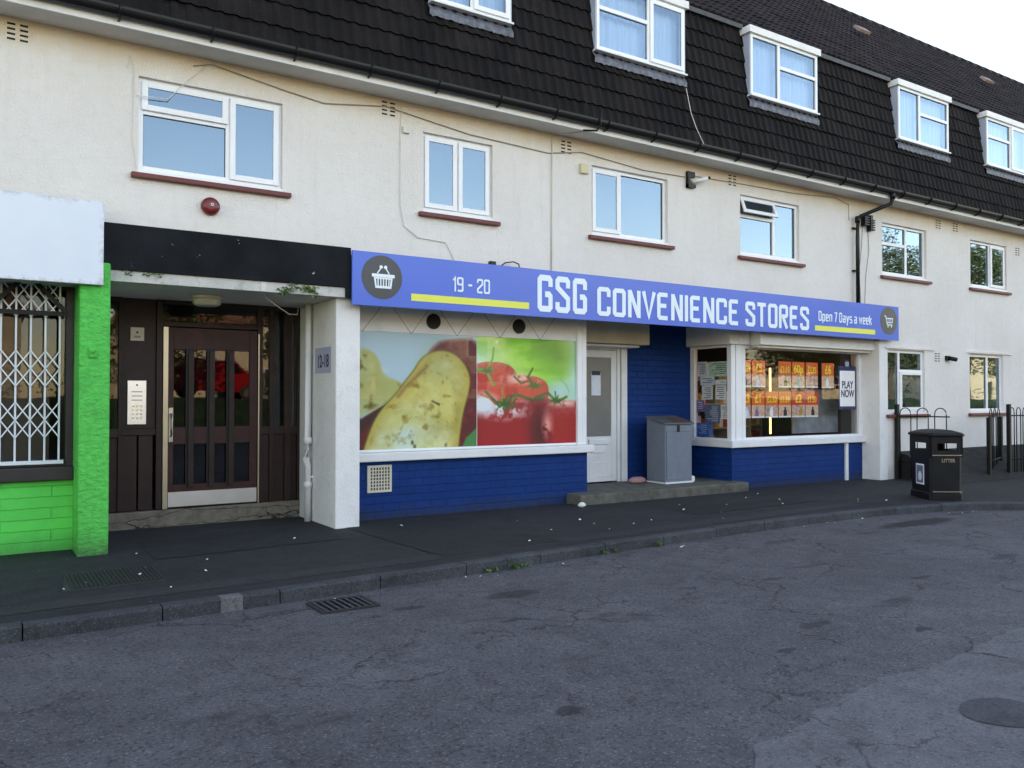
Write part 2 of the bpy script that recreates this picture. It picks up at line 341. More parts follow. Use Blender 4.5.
# ------------------------------------------------------------------ building helpers
ORG = {}
def tag(o, label=None, cat=None, group=None, kind=None):
    if label: o['label'] = label
    if cat: o['category'] = cat
    if group: o['group'] = group
    if kind: o['kind'] = kind
    return o
def empty(name, loc, label, cat, group=None):
    o = bpy.data.objects.new(name, None); COL.objects.link(o); o.location = loc; o.empty_display_size = .2
    ORG[o.name] = Vector(loc); return tag(o, label, cat, group)
class MB:
    def __init__(s): s.v = []; s.f = []; s.mi = []; s.cur = 0; s.smooth = False; s.sm = []
    def add(s, vs, fs):
        b = len(s.v); s.v += [tuple(p) for p in vs]
        for f in fs: s.f.append([b + i for i in f]); s.mi.append(s.cur); s.sm.append(s.smooth)
        return s
    def box(s, x0, x1, y0, y1, z0, z1):
        vs = [(x, y, z) for z in (z0, z1) for y in (y0, y1) for x in (x0, x1)]
        return s.add(vs, [(0, 2, 3, 1), (4, 5, 7, 6), (0, 1, 5, 4), (2, 6, 7, 3), (0, 4, 6, 2), (1, 3, 7, 5)])
    def frame(s, x0, x1, z0, z1, wd, y0, y1):
        s.box(x0, x0 + wd, y0, y1, z0, z1); s.box(x1 - wd, x1, y0, y1, z0, z1)
        s.box(x0 + wd, x1 - wd, y0, y1, z0, z0 + wd); return s.box(x0 + wd, x1 - wd, y0, y1, z1 - wd, z1)
    def prism(s, pts, y0, y1):          # pts are (x, z), extruded along y
        n_ = len(pts); a = sum(pts[i][0] * pts[(i + 1) % n_][1] - pts[(i + 1) % n_][0] * pts[i][1] for i in range(n_))
        if a < 0: pts = pts[::-1]
        vs = [(p[0], y0, p[1]) for p in pts] + [(p[0], y1, p[1]) for p in pts]
        fs = [tuple(range(n_)), tuple(range(2 * n_ - 1, n_ - 1, -1))]
        fs += [(i, i + n_, (i + 1) % n_ + n_, (i + 1) % n_) for i in range(n_)]
        return s.add(vs, fs)
    def prismz(s, pts, z0, z1):         # pts are (x, y) counter-clockwise, extruded up
        n_ = len(pts)
        vs = [(p[0], p[1], z0) for p in pts] + [(p[0], p[1], z1) for p in pts]
        fs = [tuple(range(n_ - 1, -1, -1)), tuple(range(n_, 2 * n_))]
        fs += [(i, (i + 1) % n_, (i + 1) % n_ + n_, i + n_) for i in range(n_)]
        return s.add(vs, fs)
    def loft(s, rings, cap=True):
        b = []; n_ = len(rings[0]); vs = [p for r in rings for p in r]; fs = []
        for k in range(len(rings) - 1):
            for i in range(n_):
                j = (i + 1) % n_; fs.append((k * n_ + i, k * n_ + j, (k + 1) * n_ + j, (k + 1) * n_ + i))
        if cap: fs.append(tuple(range(n_ - 1, -1, -1))); fs.append(tuple(range((len(rings) - 1) * n_, len(rings) * n_)))
        return s.add(vs, fs)
    def tube(s, pts, r, seg=8):
        pts = [Vector(p) for p in pts]; rings = []
        for i, p in enumerate(pts):
            d = (pts[min(i + 1, len(pts) - 1)] - pts[max(i - 1, 0)]).normalized()
            u = d.cross(Vector((0, 0, 1)));  u = u if u.length > .1 else d.cross(Vector((0, 1, 0)))
            u.normalize(); q = d.cross(u); rr = r[i] if isinstance(r, (list, tuple)) else r
            rings.append([p + (u * math.cos(a) + q * math.sin(a)) * rr for a in (2 * math.pi * k / seg for k in range(seg))])
        old = s.smooth; s.smooth = seg > 5; s.loft(rings); s.smooth = old; return s
    def disc(s, c, r, y0, y1, seg=32, rz=None):
        return s.prism([(c[0] + r * math.cos(2 * math.pi * k / seg), c[1] + (rz or r) * math.sin(2 * math.pi * k / seg)) for k in range(seg)], y0, y1)
    def build(s, name, mats, parent=None, bevel=0, kind=None, rot=None):
        me = bpy.data.meshes.new(name)
        o = bpy.data.objects.new(name, me)
        org = Vector((0, 0, 0))
        if parent is not None: org = ORG[parent.name]; o.parent = parent
        me.from_pydata([tuple(Vector(p) - org) for p in s.v], [], s.f)
        mats = mats if isinstance(mats, (list, tuple)) else [mats]
        for mm in mats: me.materials.append(M[mm])
        for p, k, q in zip(me.polygons, s.mi, s.sm): p.material_index = k; p.use_smooth = q
        me.update(); COL.objects.link(o); ORG[o.name] = org
        if bevel:
            b = o.modifiers.new('bevel', 'BEVEL'); b.width = bevel; b.segments = 2; b.limit_method = 'ANGLE'
        if kind: o['kind'] = kind
        return o
def solo(mb, name, mats, label, cat, group=None, bevel=0):
    """a thing that is one mesh: origin moved to its base"""
    xs = np.array(mb.v); c = Vector(((xs[:, 0].min() + xs[:, 0].max()) / 2, (xs[:, 1].min() + xs[:, 1].max()) / 2, xs[:, 2].min()))
    mb.v = [tuple(Vector(p) - c) for p in mb.v]
    o = mb.build(name, mats, None, bevel); o.location = c; ORG[o.name] = c; return tag(o, label, cat, group)

# squared sign lettering: strokes on a grid 1 wide, 2 high
T_ = .30
GL = {
 'G': [[(1, 1.45), (1, 2), (0, 2), (0, 0), (1, 0), (1, .95), (.5, .95)]],
 'S': [[(1, 1.45), (1, 2), (0, 2), (0, 1.45), (1, .75), (1, 0), (0, 0), (0, .5)]],
 'C': [[(1, 1.4), (1, 2), (0, 2), (0, 0), (1, 0), (1, .6)]],
 'O': [[(0, 0), (1, 0), (1, 2), (0, 2), 'c']], 'N': [[(0, -.15), (0, 2.15)], [(.02, 2.1), (.98, -.1)], [(1, -.15), (1, 2.15)]],
 'V': [[(-.1, 2.15), (.5, 0), (1.1, 2.15)]], 'E': [[(1, 2), (0, 2), (0, 0), (1, 0)], [(.15, 1.05), (.85, 1.05)]],
 'I': [[(0, -.15), (0, 2.15)]], 'T': [[(-.1, 2), (1.1, 2)], [(.5, 1.85), (.5, -.15)]],
 'R': [[(0, -.15), (0, 2), (1, 2), (1, 1.05), (.12, 1.05)], [(.45, .9), (1, -.15)]],
 '1': [[(-.05, 1.6), (.35, 2), (.35, -.15)]], '9': [[(0, 0), (1, 0), (1, 2), (0, 2), (0, 1), (.88, 1)]],
 '2': [[(0, 1.5), (0, 2), (1, 2), (1, 1.3), (0, .5), (0, 0), (1, 0)]], '0': [[(0, 0), (1, 0), (1, 2), (0, 2), 'c']],
 '-': [[(.1, 1), (.9, 1)]], '7': [[(0, 2), (1, 2), (.4, -.15)]],
 'D': [[(0, 0), (.8, 0), (1, .3), (1, 1.7), (.8, 2), (0, 2), 'c']],
 'p': [[(0, -.6), (0, 1.4), (.9, 1.4), (.9, 0), (.12, 0)]], 'e': [[(.9, 0), (0, 0), (0, 1.4), (.9, 1.4), (.9, .7), (.12, .7)]],
 'n': [[(0, -.12), (0, 1.4), (.9, 1.4), (.9, -.12)]], 'a': [[(0, 1.4), (.9, 1.4), (.9, 0), (0, 0), (0, .75), (.78, .75)]],
 'y': [[(0, 1.5), (.45, 0)], [(.9, 1.5), (.2, -.7)]], 's': [[(.9, 1.4), (0, 1.4), (0, .75), (.9, .65), (.9, 0), (0, 0)]],
 'w': [[(0, 1.5), (.25, 0), (.6, 1.2), (.95, 0), (1.2, 1.5)]], 'k': [[(0, -.12), (0, 2.1)], [(.85, 1.5), (.12, .7)], [(.35, .8), (.9, -.12)]]}
WID = {'I': .0, '1': .4, 'w': 1.2, ' ': .45, 'T': 1, 'V': 1, 'p': .9, 'e': .9, 'n': .9, 'a': .9, 'y': .9, 's': .9, 'k': .85}
def stroke_quads(pts, t):
    closed = pts[-1] == 'c'; pts = [Vector((p[0], p[1])) for p in pts if p != 'c']; n_ = len(pts); out = []
    L = []; Rr = []
    for i in range(n_):
        a = pts[i - 1] if (i > 0 or closed) else None; b = pts[(i + 1) % n_] if (i < n_ - 1 or closed) else None
        d0 = (pts[i] - a).normalized() if a is not None else None; d1 = (b - pts[i]).normalized() if b is not None else None
        if d0 is None: d0 = d1
        if d1 is None: d1 = d0
        n0 = Vector((-d0.y, d0.x)); n1 = Vector((-d1.y, d1.x)); mm = (n0 + n1); mm = mm / max(.35, mm.dot(n0)) if mm.length > .01 else n0
        L.append(pts[i] + mm * t / 2); Rr.append(pts[i] - mm * t / 2)
    for i in range(n_ if closed else n_ - 1):
        j = (i + 1) % n_; out.append([Rr[i], Rr[j], L[j], L[i]])
    return out
def chamfer(st, c=.13):
    closed = st[-1] == 'c'; p = [Vector(q) for q in st if q != 'c']; n_ = len(p); out = []
    for i in range(n_):
        if not closed and i in (0, n_ - 1): out.append(tuple(p[i])); continue
        a, b = p[i - 1] - p[i], p[(i + 1) % n_] - p[i]
        if abs(a.normalized().dot(b.normalized())) < .2 and min(a.length, b.length) > .4: out += [tuple(p[i] + a.normalized() * c), tuple(p[i] + b.normalized() * c)]
        else: out.append(tuple(p[i]))
    return out + (['c'] if closed else [])
def sign_text(mb, text, x0, x1, z0, z1, yf, th=.006, t=T_, gap=.55, desc=0):
    total = 0
    for ch in text: total += WID.get(ch, 1) + (gap if ch != ' ' else gap * .3)
    total = total - gap + t; sx = (x1 - x0) / total; sz = (z1 - z0) / (2 + t); cx = t / 2; k = 0
    for ch in text:
        if ch != ' ':
            for st in [chamfer(q_) for q_ in GL[ch]]:
                k += 1; e = (k % 5) * .0004
                for q in stroke_quads(st, t): mb.prism([(x0 + (cx + p.x) * sx, z0 + (t / 2 + p.y) * sz) for p in q], yf - th - e, yf)
        cx += WID.get(ch, 1) + (gap if ch != ' ' else gap * .3)
def font_mesh(text, size, sx=1.0, extrude=.001):
    cu = bpy.data.curves.new('t', 'FONT'); cu.body = text; cu.size = size; cu.extrude = extrude; cu.align_x = 'CENTER'; cu.offset = size * .022
    ob = bpy.data.objects.new('t', cu); COL.objects.link(ob); bpy.context.view_layer.update()
    me = bpy.data.meshes.new_from_object(ob.evaluated_get(bpy.context.evaluated_depsgraph_get()))
    vs = [(v_.co.x * sx, v_.co.y, v_.co.z) for v_ in me.vertices]; fs = [tuple(p.vertices) for p in me.polygons]
    bpy.data.objects.remove(ob); bpy.data.curves.remove(cu); bpy.data.meshes.remove(me); return vs, fs
def wall_text(mb, text, cx, z, yf, size, sx=.7, extrude=.001):   # faces -Y
    vs, fs = font_mesh(text, size, sx, extrude)
    mb.add([(cx + a, yf - c, z + b) for a, b, c in vs], fs)

# ------------------------------------------------------------------ setting: ground
KERB = [(-24, -3.05), (-12, -3.0), (-4, -2.97), (0, -2.92), (1.2, -2.89), (3.5, -2.77), (5.6, -2.60), (7.0, -2.52), (8.4, -2.46), (9.8, -2.44), (10.9, -2.50),
        (11.8, -2.66), (12.6, -2.93), (13.2, -3.28), (13.8, -3.85), (14.3, -4.6), (14.7, -5.6), (14.95, -7), (15, -9), (15, -16)]
def resample(path, step):
    out = [Vector(path[0])]; seg = [Vector(p) for p in path]; acc = 0
    for a, b in zip(seg, seg[1:]):
        L_ = (b - a).length; pos_ = step - acc
        while pos_ <= L_: out.append(a.lerp(b, pos_ / L_)); pos_ += step
        acc = L_ - (pos_ - step)
    return out
kp = resample(KERB, .10)
def offs(path, d):
    out = []
    for i, p in enumerate(path):
        t_ = (path[min(i + 1, len(path) - 1)] - path[max(i - 1, 0)]).normalized(); out.append(p + Vector((-t_.y, t_.x)) * d)
    return out
mb = MB(); mb.add([(-250, -250, -.104), (400, -250, -.104), (400, 300, -.104), (-250, 300, -.104)], [(0, 1, 2, 3)])
mb.build('ground', 'grass', kind='structure')
mb = MB(); mb.add([(-60, -19, -.1), (140, -19, -.1), (140, 12, -.1), (-60, 12, -.1)], [(0, 1, 2, 3)]); mb.build('road', 'road', kind='structure')
inn = offs(kp, .12)
mb = MB(); q = len(inn)
far = [(max(p.x, -12) if p.y > -3.3 else 40 - (0), 8.2) for p in inn]
vs = []; fs = []
for i, p in enumerate(inn):
    vs.append((p.x, p.y, 0)); vs.append((p.x if p.x < 12.5 and i < q * .8 else 12.5 + (i - 250) * .25, 8.2, 0))
k0 = max(i for i, p in enumerate(inn) if p.x < 12.5 and p.y > -3.2)
vs = [(p.x, p.y, 0) for p in inn[:k0 + 1]] + [(inn[i].x, 8.2, 0) for i in range(k0, -1, -1)]
mb.add(vs, [tuple(range(len(vs)))])
rest = inn[k0:]
mb.add([(inn[k0].x, 8.2, 0)] + [(p.x, p.y, 0) for p in rest] + [(60, -16, 0), (60, 8.2, 0)], [tuple(range(len(rest) + 3))])
mb.build('pavement', 'pavement', kind='structure')
for (pts, nm) in (([(3.9, -2.3), (5.4, -2.2), (5.3, .1), (3.8, .05)], 'pavement_repair'), ([(8.2, -1.5), (10.9, -1.45), (11, -.9), (8.3, -.95)], 'pavement_repair'), ([(1.5, -.9), (3.5, -.75), (3.55, .3), (1.5, .25)], 'pavement_repair'), ([(-2, -2.6), (13, -2.0), (13, -1.72), (-2, -2.32)], 'pavement_trench')):
    mb = MB(); q_ = []
    for a, b in zip(pts, pts[1:] + pts[:1]):
        m_ = max(2, int((Vector(b) - Vector(a)).length / .15))
        for k in range(m_): q_.append((a[0] + (b[0] - a[0]) * k / m_ + random.uniform(-.012, .012), a[1] + (b[1] - a[1]) * k / m_ + random.uniform(-.012, .012), .003 if nm == 'pavement_trench' else .005))
    mb.add(q_, [tuple(range(len(q_)))]); mb.build(nm, 'pavement_b' if nm == 'pavement_trench' else 'pavement_c', kind='structure')
# kerb: stones with open joints
mb = MB(); step = 9; out_ = kp
rr = random.Random(3)
for i in range(0, len(kp) - step, step):
    a = i; b = i + step; dz = rr.uniform(-.006, .008)
    for j in range(a, b):
        p0, p1, q0, q1 = out_[j].copy(), out_[j + 1].copy(), inn[j].copy(), inn[j + 1].copy()
        if j == a: p0 = p0.lerp(p1, .10); q0 = q0.lerp(q1, .10)
        z = .006 + dz
        c0 = p0.lerp(q0, .12); c1 = p1.lerp(q1, .12)
        mb.add([(*p0, -.13), (*p1, -.13), (*p1, z - .018), (*p0, z - .018), (*c1, z), (*c0, z), (*q1, z), (*q0, z), (*q1, -.13), (*q0, -.13)],
               [(0, 1, 2, 3), (3, 2, 4, 5), (5, 4, 6, 7), (7, 6, 8, 9), (0, 3, 5, 7, 9), (1, 8, 6, 4, 2)])
mb.build('kerb', 'kerb_stone', kind='structure')
mb = MB(); mb.prismz([(1.63, -2.884), (1.80, -2.878), (1.80, -2.75), (1.63, -2.757)], -.11, .012)
mb.build('pale_kerb_block', 'kerb_light', kind='structure', bevel=.008)
# pale resurfaced area lower right, and round patch
mb = MB()
edge = [(2.35, -7.6), (2.75, -7.05), (3.1, -6.83), (3.7, -6.72), (4.2, -6.62), (4.55, -6.55), (5.0, -6.62), (5.5, -6.55), (6.2, -6.45), (8, -6.6), (9, -7.5), (9, -12), (2, -12)]
ee = []
for a, b in zip(edge, edge[1:]):
    for k in range(6): t_ = k / 6; ee.append((a[0] + (b[0] - a[0]) * t_ + rr.uniform(-.03, .03), a[1] + (b[1] - a[1]) * t_ + rr.uniform(-.03, .03)))
ee.append(edge[-1]); ee = ee[::-1]
mb.add([(x, y, -.096) for x, y in ee], [tuple(range(len(ee)))]); mb.build('pale_road_repair', 'light_patch', kind='structure')
mb = MB(); mb.add([(4.56 + .235 * math.cos(a) * (1 + .05 * math.sin(3 * a)), -7.235 + .19 * math.sin(a), -.092) for a in (2 * math.pi * k / 40 for k in range(40))], [tuple(range(40))])
mb.build('round_road_patch', 'patch_round', kind='structure')
# planted bank in front of the flats at the right
mb = MB(); nx, ny = 90, 14; vs = []; fs = []
for i in range(nx + 1):
    for j in range(ny + 1):
        x = 15.22 + i * .33; t_ = j / ny; y = -1.25 + t_ * 1.24
        z = .004 + .53 * (t_ ** .8) + (rr.uniform(-.02, .02) if 0 < j < ny else 0); vs.append((x, y, z))
for i in range(nx):
    for j in range(ny): a = i * (ny + 1) + j; fs.append((a, a + ny + 1, a + ny + 2, a + 1))
vs += [(15.22, -.01, 0)]; fs.append(tuple([len(vs) - 1] + list(range(ny, -1, -1))))
mb.add(vs, fs); mb.build('earth_bank', 'earth', kind='structure')

# ------------------------------------------------------------------ the building
B = empty('apartment_building', (0, 0, 0), 'long cream rendered block of flats over shops with a steep black tiled mansard roof', 'building')
WIN1 = [(-2.9, -1.35), (1.45, 3.0), (4.83, 5.88), (7.59, 9.11), (10.76, 12.29), (14.77, 16.30), (17.97, 19.5), (22.4, 23.95), (25.6, 27.1), (30, 31.5), (33.3, 34.8)]
GW = [(14.92, 16.2), (17.9, 19.3), (22.4, 23.9), (25.7, 27.1), (30, 31.5), (33.3, 34.8)]
holes = [(a, b, 4.0, 5.0) for a, b in WIN1] + [(a, b, 1.3, 2.53) for a, b in GW]
holes += [(-2.7, .9, -.05, 2.72), (1.15, 3.67, -.05, 2.9), (3.97, 14.66, -.05, 2.95)]
def wall_holes(mb, x0, x1, z0, z1, y0, y1, holes):
    xs = sorted({x0, x1, *[h[0] for h in holes], *[h[1] for h in holes]}); zs = sorted({z0, z1, *[max(h[2], z0) for h in holes], *[h[3] for h in holes]})
    solid = lambda i, j: 0 <= i < len(xs) - 1 and 0 <= j < len(zs) - 1 and not any(h[0] < (xs[i] + xs[i + 1]) / 2 < h[1] and h[2] < (zs[j] + zs[j + 1]) / 2 < h[3] for h in holes)
    for i in range(len(xs) - 1):
        for j in range(len(zs) - 1):
            if not solid(i, j): continue
            a, b, c, d = xs[i], xs[i + 1], zs[j], zs[j + 1]
            mb.add([(a, y0, c), (b, y0, c), (b, y0, d), (a, y0, d)], [(0, 1, 2, 3)])
            mb.add([(a, y1, c), (b, y1, c), (b, y1, d), (a, y1, d)], [(3, 2, 1, 0)])
            if not solid(i - 1, j): mb.add([(a, y0, c), (a, y1, c), (a, y1, d), (a, y0, d)], [(3, 2, 1, 0)])
            if not solid(i + 1, j): mb.add([(b, y0, c), (b, y1, c), (b, y1, d), (b, y0, d)], [(0, 1, 2, 3)])
            if not solid(i, j - 1): mb.add([(a, y0, c), (b, y0, c), (b, y1, c), (a, y1, c)], [(3, 2, 1, 0)])
            if not solid(i, j + 1): mb.add([(a, y0, d), (b, y0, d), (b, y1, d), (a, y1, d)], [(0, 1, 2, 3)])
mb = MB(); wall_holes(mb, -24, 45, -.05, 5.36, 0, .25, holes); mb.build('front_wall', 'render', B)  # left end lengthened out of view so the block keeps sun off the street
# white painted pillars left and right of the shop
mb = MB(); mb.box(3.662, 3.972, -.004, 1.5, -.05, 2.775); mb.build('pillar', 'white_render', B, bevel=.012)['label'] = 'white pillar between the flats entrance and the shop'
mb = MB(); mb.box(14.648, 14.90, -.004, .62, -.05, 2.70); mb.build('pillar', 'white_render', B, bevel=.012)['label'] = 'white pillar at the right end of the shop'
mb = MB(); mb.box(.882, 1.162, -.30, .2, -.05, 2.93); mb.build('pillar', 'green_render', B, bevel=.02)['label'] = 'bright green rendered pillar'
# shell: back wall, floors, party walls
mb = MB(); mb.box(-24, 45, 7.9, 8.1, -.05, 7.9); mb.box(-24, 45, .26, 7.9, 5.37, 5.5); mb.box(-24, 45, 1.6, 7.9, 2.92, 3.05); mb.box(-24, 45, .26, 1.6, 3.0, 3.06)
mb.box(-24, -23.8, .26, 7.9, 0, 5.36); mb.box(44.8, 45, .26, 7.9, 0, 5.36)
for x in (-4.5, 3.6, 9.9, 13.6, 20.8, 28.5, 37): mb.box(x, x + .12, .26, 7.9, 3.06, 5.36)
for x in (-2.9, .96, 3.8, 14.7, 20.8, 28.5, 37): mb.box(x, x + .12, 1.5 if x in (.96, 3.8) else .62, 7.9, 0, 2.92)
mb.box(14.9, 45, .26, 7.9, .4, .5)
mb.build('inner_walls', 'interior_dark', B)
mb = MB(); mb.box(-2.7, .9, .42, 7.9, -.02, .02); mb.box(4.0, 14.66, 1.6, 7.9, -.02, .02); mb.box(11.16, 14.66, .57, 1.6, -.02, .02); mb.box(.96, 3.8, 1.5, 7.9, -.02, .2); mb.build('inner_floor', 'lino', B)

def window(X0, X1, Z0, Z1, cells, parent=B, yf=.05, sill=True, gmat='glass_double', curtain=None, wd=.055, lab=None, open_vent=None):
    """cells: (u0,u1,v0,v1,kind) fractions of the opening; kind f fixed, s sash standing proud"""
    fr = MB(); fr.frame(X0, X1, Z0, Z1, wd, yf, yf + .07)
    ix0, ix1, iz0, iz1 = X0 + wd, X1 - wd, Z0 + wd, Z1 - wd
    bars = MB()
    us = sorted({c[0] for c in cells if c[0] > 0}); 
    for u in us:
        x = ix0 + u * (ix1 - ix0); fr.box(x - .03, x + .03, yf + .001, yf + .069, iz0, iz1)
    for (u0, u1, v0, v1, k) in cells:
        if v0 > 0:
            z = iz0 + v0 * (iz1 - iz0); a = ix0 + u0 * (ix1 - ix0) + (.03 if u0 > 0 else 0); b = ix0 + u1 * (ix1 - ix0) - (.03 if u1 < 1 else 0)
            fr.box(a, b, yf + .002, yf + .068, z - .03, z + .03)
    wo = fr.build('window', 'white_upvc', parent, bevel=.004)
    if lab: wo['label'] = lab
    pn = MB()
    for (u0, u1, v0, v1, k) in cells:
        a = ix0 + u0 * (ix1 - ix0) + (.03 if u0 > 0 else 0); b = ix0 + u1 * (ix1 - ix0) - (.03 if u1 < 1 else 0)
        c = iz0 + v0 * (iz1 - iz0) + (.03 if v0 > 0 else 0); d = iz0 + v1 * (iz1 - iz0) - (.03 if v1 < 1 else 0)
        if k in 'so':
            sm_ = MB(); sm_.frame(a - .018, b + .018, c - .018, d + .018, .062, yf - .026, yf - .001)
            pn2 = [(a + .03, yf - .012, c + .03), (b - .03, yf - .012, c + .03), (b - .03, yf - .012, d - .03), (a + .03, yf - .012, d - .03)]
            if k == 'o':      # top-hung vent pushed open
                hz = d + .018; ang = R(20)
                rot = lambda p: (p[0], yf + (p[1] - yf) * math.cos(ang) - (hz - p[2]) * math.sin(ang), hz - (hz - p[2]) * math.cos(ang) - (p[1] - yf) * math.sin(ang))
                sm_.v = [rot(p) for p in sm_.v]; pn2 = [rot(p) for p in pn2]
            sm_.build('sash', 'white_upvc', wo, bevel=.004)
            pn.add(pn2, [(0, 1, 2, 3)])
            gs = MB(); gs.frame(a + .044, b - .044, c + .044, d - .044, .006, yf - .0115, yf - .004)
            if k == 'o': gs.v = [rot(p) for p in gs.v]
            gs.build('gasket', 'black_plastic', wo)
        else:
            pn.add([(a, yf + .03, c), (b, yf + .03, c), (b, yf + .03, d), (a, yf + .03, d)], [(0, 1, 2, 3)])
            gs = MB(); gs.frame(a, b, c, d, .006, yf + .024, yf + .029); gs.build('gasket', 'black_plastic', wo)
    pn.build('pane', gmat, wo)
    if sill:
        sm_ = MB(); sm_.prism([(X0 - .07, Z0 - .10), (X1 + .09, Z0 - .10), (X1 + .09, Z0 - .035), (X0 - .07, Z0 - .035)], -.07, .045)
        sm_.v = [(x, y, z - (.012 if y < 0 and z > Z0 - .05 else 0)) for x, y, z in sm_.v]
        sm_.build('sill', 'red_sill', wo, bevel=.008)
        MB().box(X0, X1, -.002 + .0, yf + .06, Z0 - .034, Z0 - .001).build('under_sill', 'white_upvc', wo)
    if curtain:
        cm = MB(); N_ = 90; amp, yb = (.022 if curtain[0] == 'curtain' else .002), yf + .16; vs = []; fs = []; r2 = random.Random(int(X0 * 100)); ph = r2.uniform(0, 6)
        zt = Z1 - curtain[1] * (Z1 - Z0) if len(curtain) > 1 else Z1
        for i in range(N_ + 1):
            x = X0 + (X1 - X0) * i / N_; dy = amp * (math.sin(x * 62 + ph + 2 * math.sin(x * 7)) + .5 * math.sin(x * 27 + ph))
            vs += [(x, yb + dy, Z0 - .02), (x, yb + dy * .7, zt)]
        for i in range(N_): fs.append((2 * i, 2 * i + 2, 2 * i + 3, 2 * i + 1))
        cm.smooth = True; cm.add(vs, fs); cm.build('net_curtain', curtain[0], wo)
    return wo
TL_R = lambda t: [(0, .62, .66, 1, 's'), (0, .62, 0, .66, 'f'), (.62, 1, 0, 1, 's')]
M['blind'] = mat('blind', (.05, .085, .13), rough=.9)
M['room_dim'] = mat('room_dim', (.10, .11, .10), rough=.9)
window(*WIN1[0], 4, 5, TL_R(0))
window(*WIN1[1], 4, 5, TL_R(0), curtain=('blind',))
window(*WIN1[2], 4, 5, [(0, .5, 0, 1, 's'), (.5, 1, 0, 1, 's')], curtain=('blind', .13))
window(*WIN1[3], 4, 5, [(0, .37, 0, 1, 's'), (.37, 1, 0, 1, 'f')], curtain=('blind', .10))
window(*WIN1[4], 4, 5, [(0, .60, .68, 1, 'o'), (0, .60, 0, .68, 'f'), (.60, 1, 0, 1, 'f')], curtain=('room_dim',))
window(*WIN1[5], 4, 5, [(0, .58, .62, 1, 'f'), (0, .58, 0, .62, 'f'), (.58, 1, 0, 1, 'f')])
window(*WIN1[6], 4, 5, [(0, .58, 0, 1, 'f'), (.58, 1, 0, 1, 's')])
for a, b in WIN1[7:]: window(a, b, 4, 5, [(0, .58, .66, 1, 's'), (0, .58, 0, .66, 'f'), (.58, 1, 0, 1, 's')])
window(*GW[0], 1.3, 2.53, [(0, .34, 0, 1, 'f'), (.34, 1, .68, 1, 'f'), (.34, 1, 0, .68, 's')], curtain=('room_dim',))
window(*GW[1], 1.3, 2.53, [(0, .58, 0, 1, 'f'), (.58, 1, 0, 1, 'f')])
for a, b in GW[2:]: window(a, b, 1.3, 2.53, [(0, .58, 0, 1, 'f'), (.58, 1, 0, 1, 's')])
# plain render drip lines over ground windows
for a, b in GW: MB().box(a - .1, b + .35, -.03, -.001, 2.55, 2.59).build('window_head', 'render', B)

# soffit, fascia board, gutter
MB().box(-24, 45, -.372, -.002, 5.33, 5.352).build('soffit', 'soffit_white', B)
MB().box(-24, 45, -.392, -.373, 5.322, 5.42).build('fascia_board', 'white_paint', B)
mb = MB(); prof = [(-.405 - .062 + .062 * math.cos(a), 5.475 + .085 * math.sin(a)) for a in (math.pi + math.pi * k / 10 for k in range(11))]
prof_in = [(-.405 - .062 + .056 * math.cos(a), 5.475 + .079 * math.sin(a)) for a in (2 * math.pi - math.pi * k / 10 for k in range(11))]
ring = prof + prof_in
mb.loft([[(x, y, z) for y, z in ring] for x in (-24, 45)]); 
mb.build('gutter', 'black_plastic', B)
mb = MB(); mb.tube([(-8.7, -.392, 5.372), (-8.7, -.44, 5.376), (-8.7, -.50, 5.395), (-8.7, -.535, 5.43), (-8.7, -.54, 5.485)], .014, 6)
gb = mb.build('gutter_bracket', 'black_plastic', B)
for i in range(1, 46):
    o = gb.copy(); COL.objects.link(o); o.parent = B; o.location.x += i * .9

# roof: steep tiled face with dormer windows, upper slope above
DORM = [(-5.6, -3.9), (-1.2, .5), (4.80, 5.98), (7.45, 9.19), (10.70, 12.42), (14.88, 16.63), (18.12, 19.85), (22.6, 24.3), (26, 27.7), (30.3, 32), (33.7, 35.4)]
def tile_sheet(rows, out, pitch, x0, x1, holes, amp, lip):
    """rows: list of (y,z) course lines; out: outward normal (y,z)"""
    n_ = int((x1 - x0) / (pitch / 6)); xs = sorted({round(x0 + (x1 - x0) * i / n_, 4) for i in range(n_ + 1)} | {h[0] for h in holes} | {h[1] for h in holes})
    def pf(x, k):
        t_ = (x + .037 * (k % 2)) / pitch % 1.0
        return amp * (max(0, math.sin(math.pi * min(t_ / .45, 1))) ** .7 if t_ < .45 else -.25 * math.sin(math.pi * (t_ - .45) / .55))
    vs = []; fs = []; sm = []
    rq = random.Random(5)
    for k in range(len(rows) - 1):
        (ya, za), (yb, zb) = rows[k], rows[k + 1]
        base = len(vs)
        jit = {}
        for x in xs:
            key = int(x / (pitch * 2)); 
            if key not in jit: jit[key] = rq.uniform(-.004, .004)
            d = pf(x, 0) + jit[key]
            o1 = lip + d; o2 = .004 + d
            vs += [(x, ya + out[0] * (d - .03), za + out[1] * (d - .03)), (x, ya + out[0] * o1, za + out[1] * o1), (x, yb + out[0] * o2, zb + out[1] * o2)]
        for i in range(len(xs) - 1):
            cx = (xs[i] + xs[i + 1]) / 2
            if any(h[0] < cx < h[1] and za > h[2] - .01 for h in holes): continue
            a = base + 3 * i
            fs += [(a, a + 3, a + 4, a + 1), (a + 1, a + 4, a + 5, a + 2)]
    return vs, fs
s_ = .11; yz = lambda z: (-.355 + s_ * (z - 5.46), z)
rows = [yz(z) for z in (5.46, 5.74, 6.02, 6.30, 6.58, 6.86, 7.14, 7.42, 7.70, 7.80)]
vs, fs = tile_sheet(rows, (-.994, .11), .155, -24, 45, [(a, b, 6.58) for a, b in DORM], .020, .030)
mb = MB(); mb.smooth = False; mb.add(vs, fs); mb.build('mansard_roof', 'roof_tile', B)
mb = MB()   # boarding behind the tiles, so the attic is closed
xsb = [-24] + [v_ for d in DORM for v_ in d] + [45]
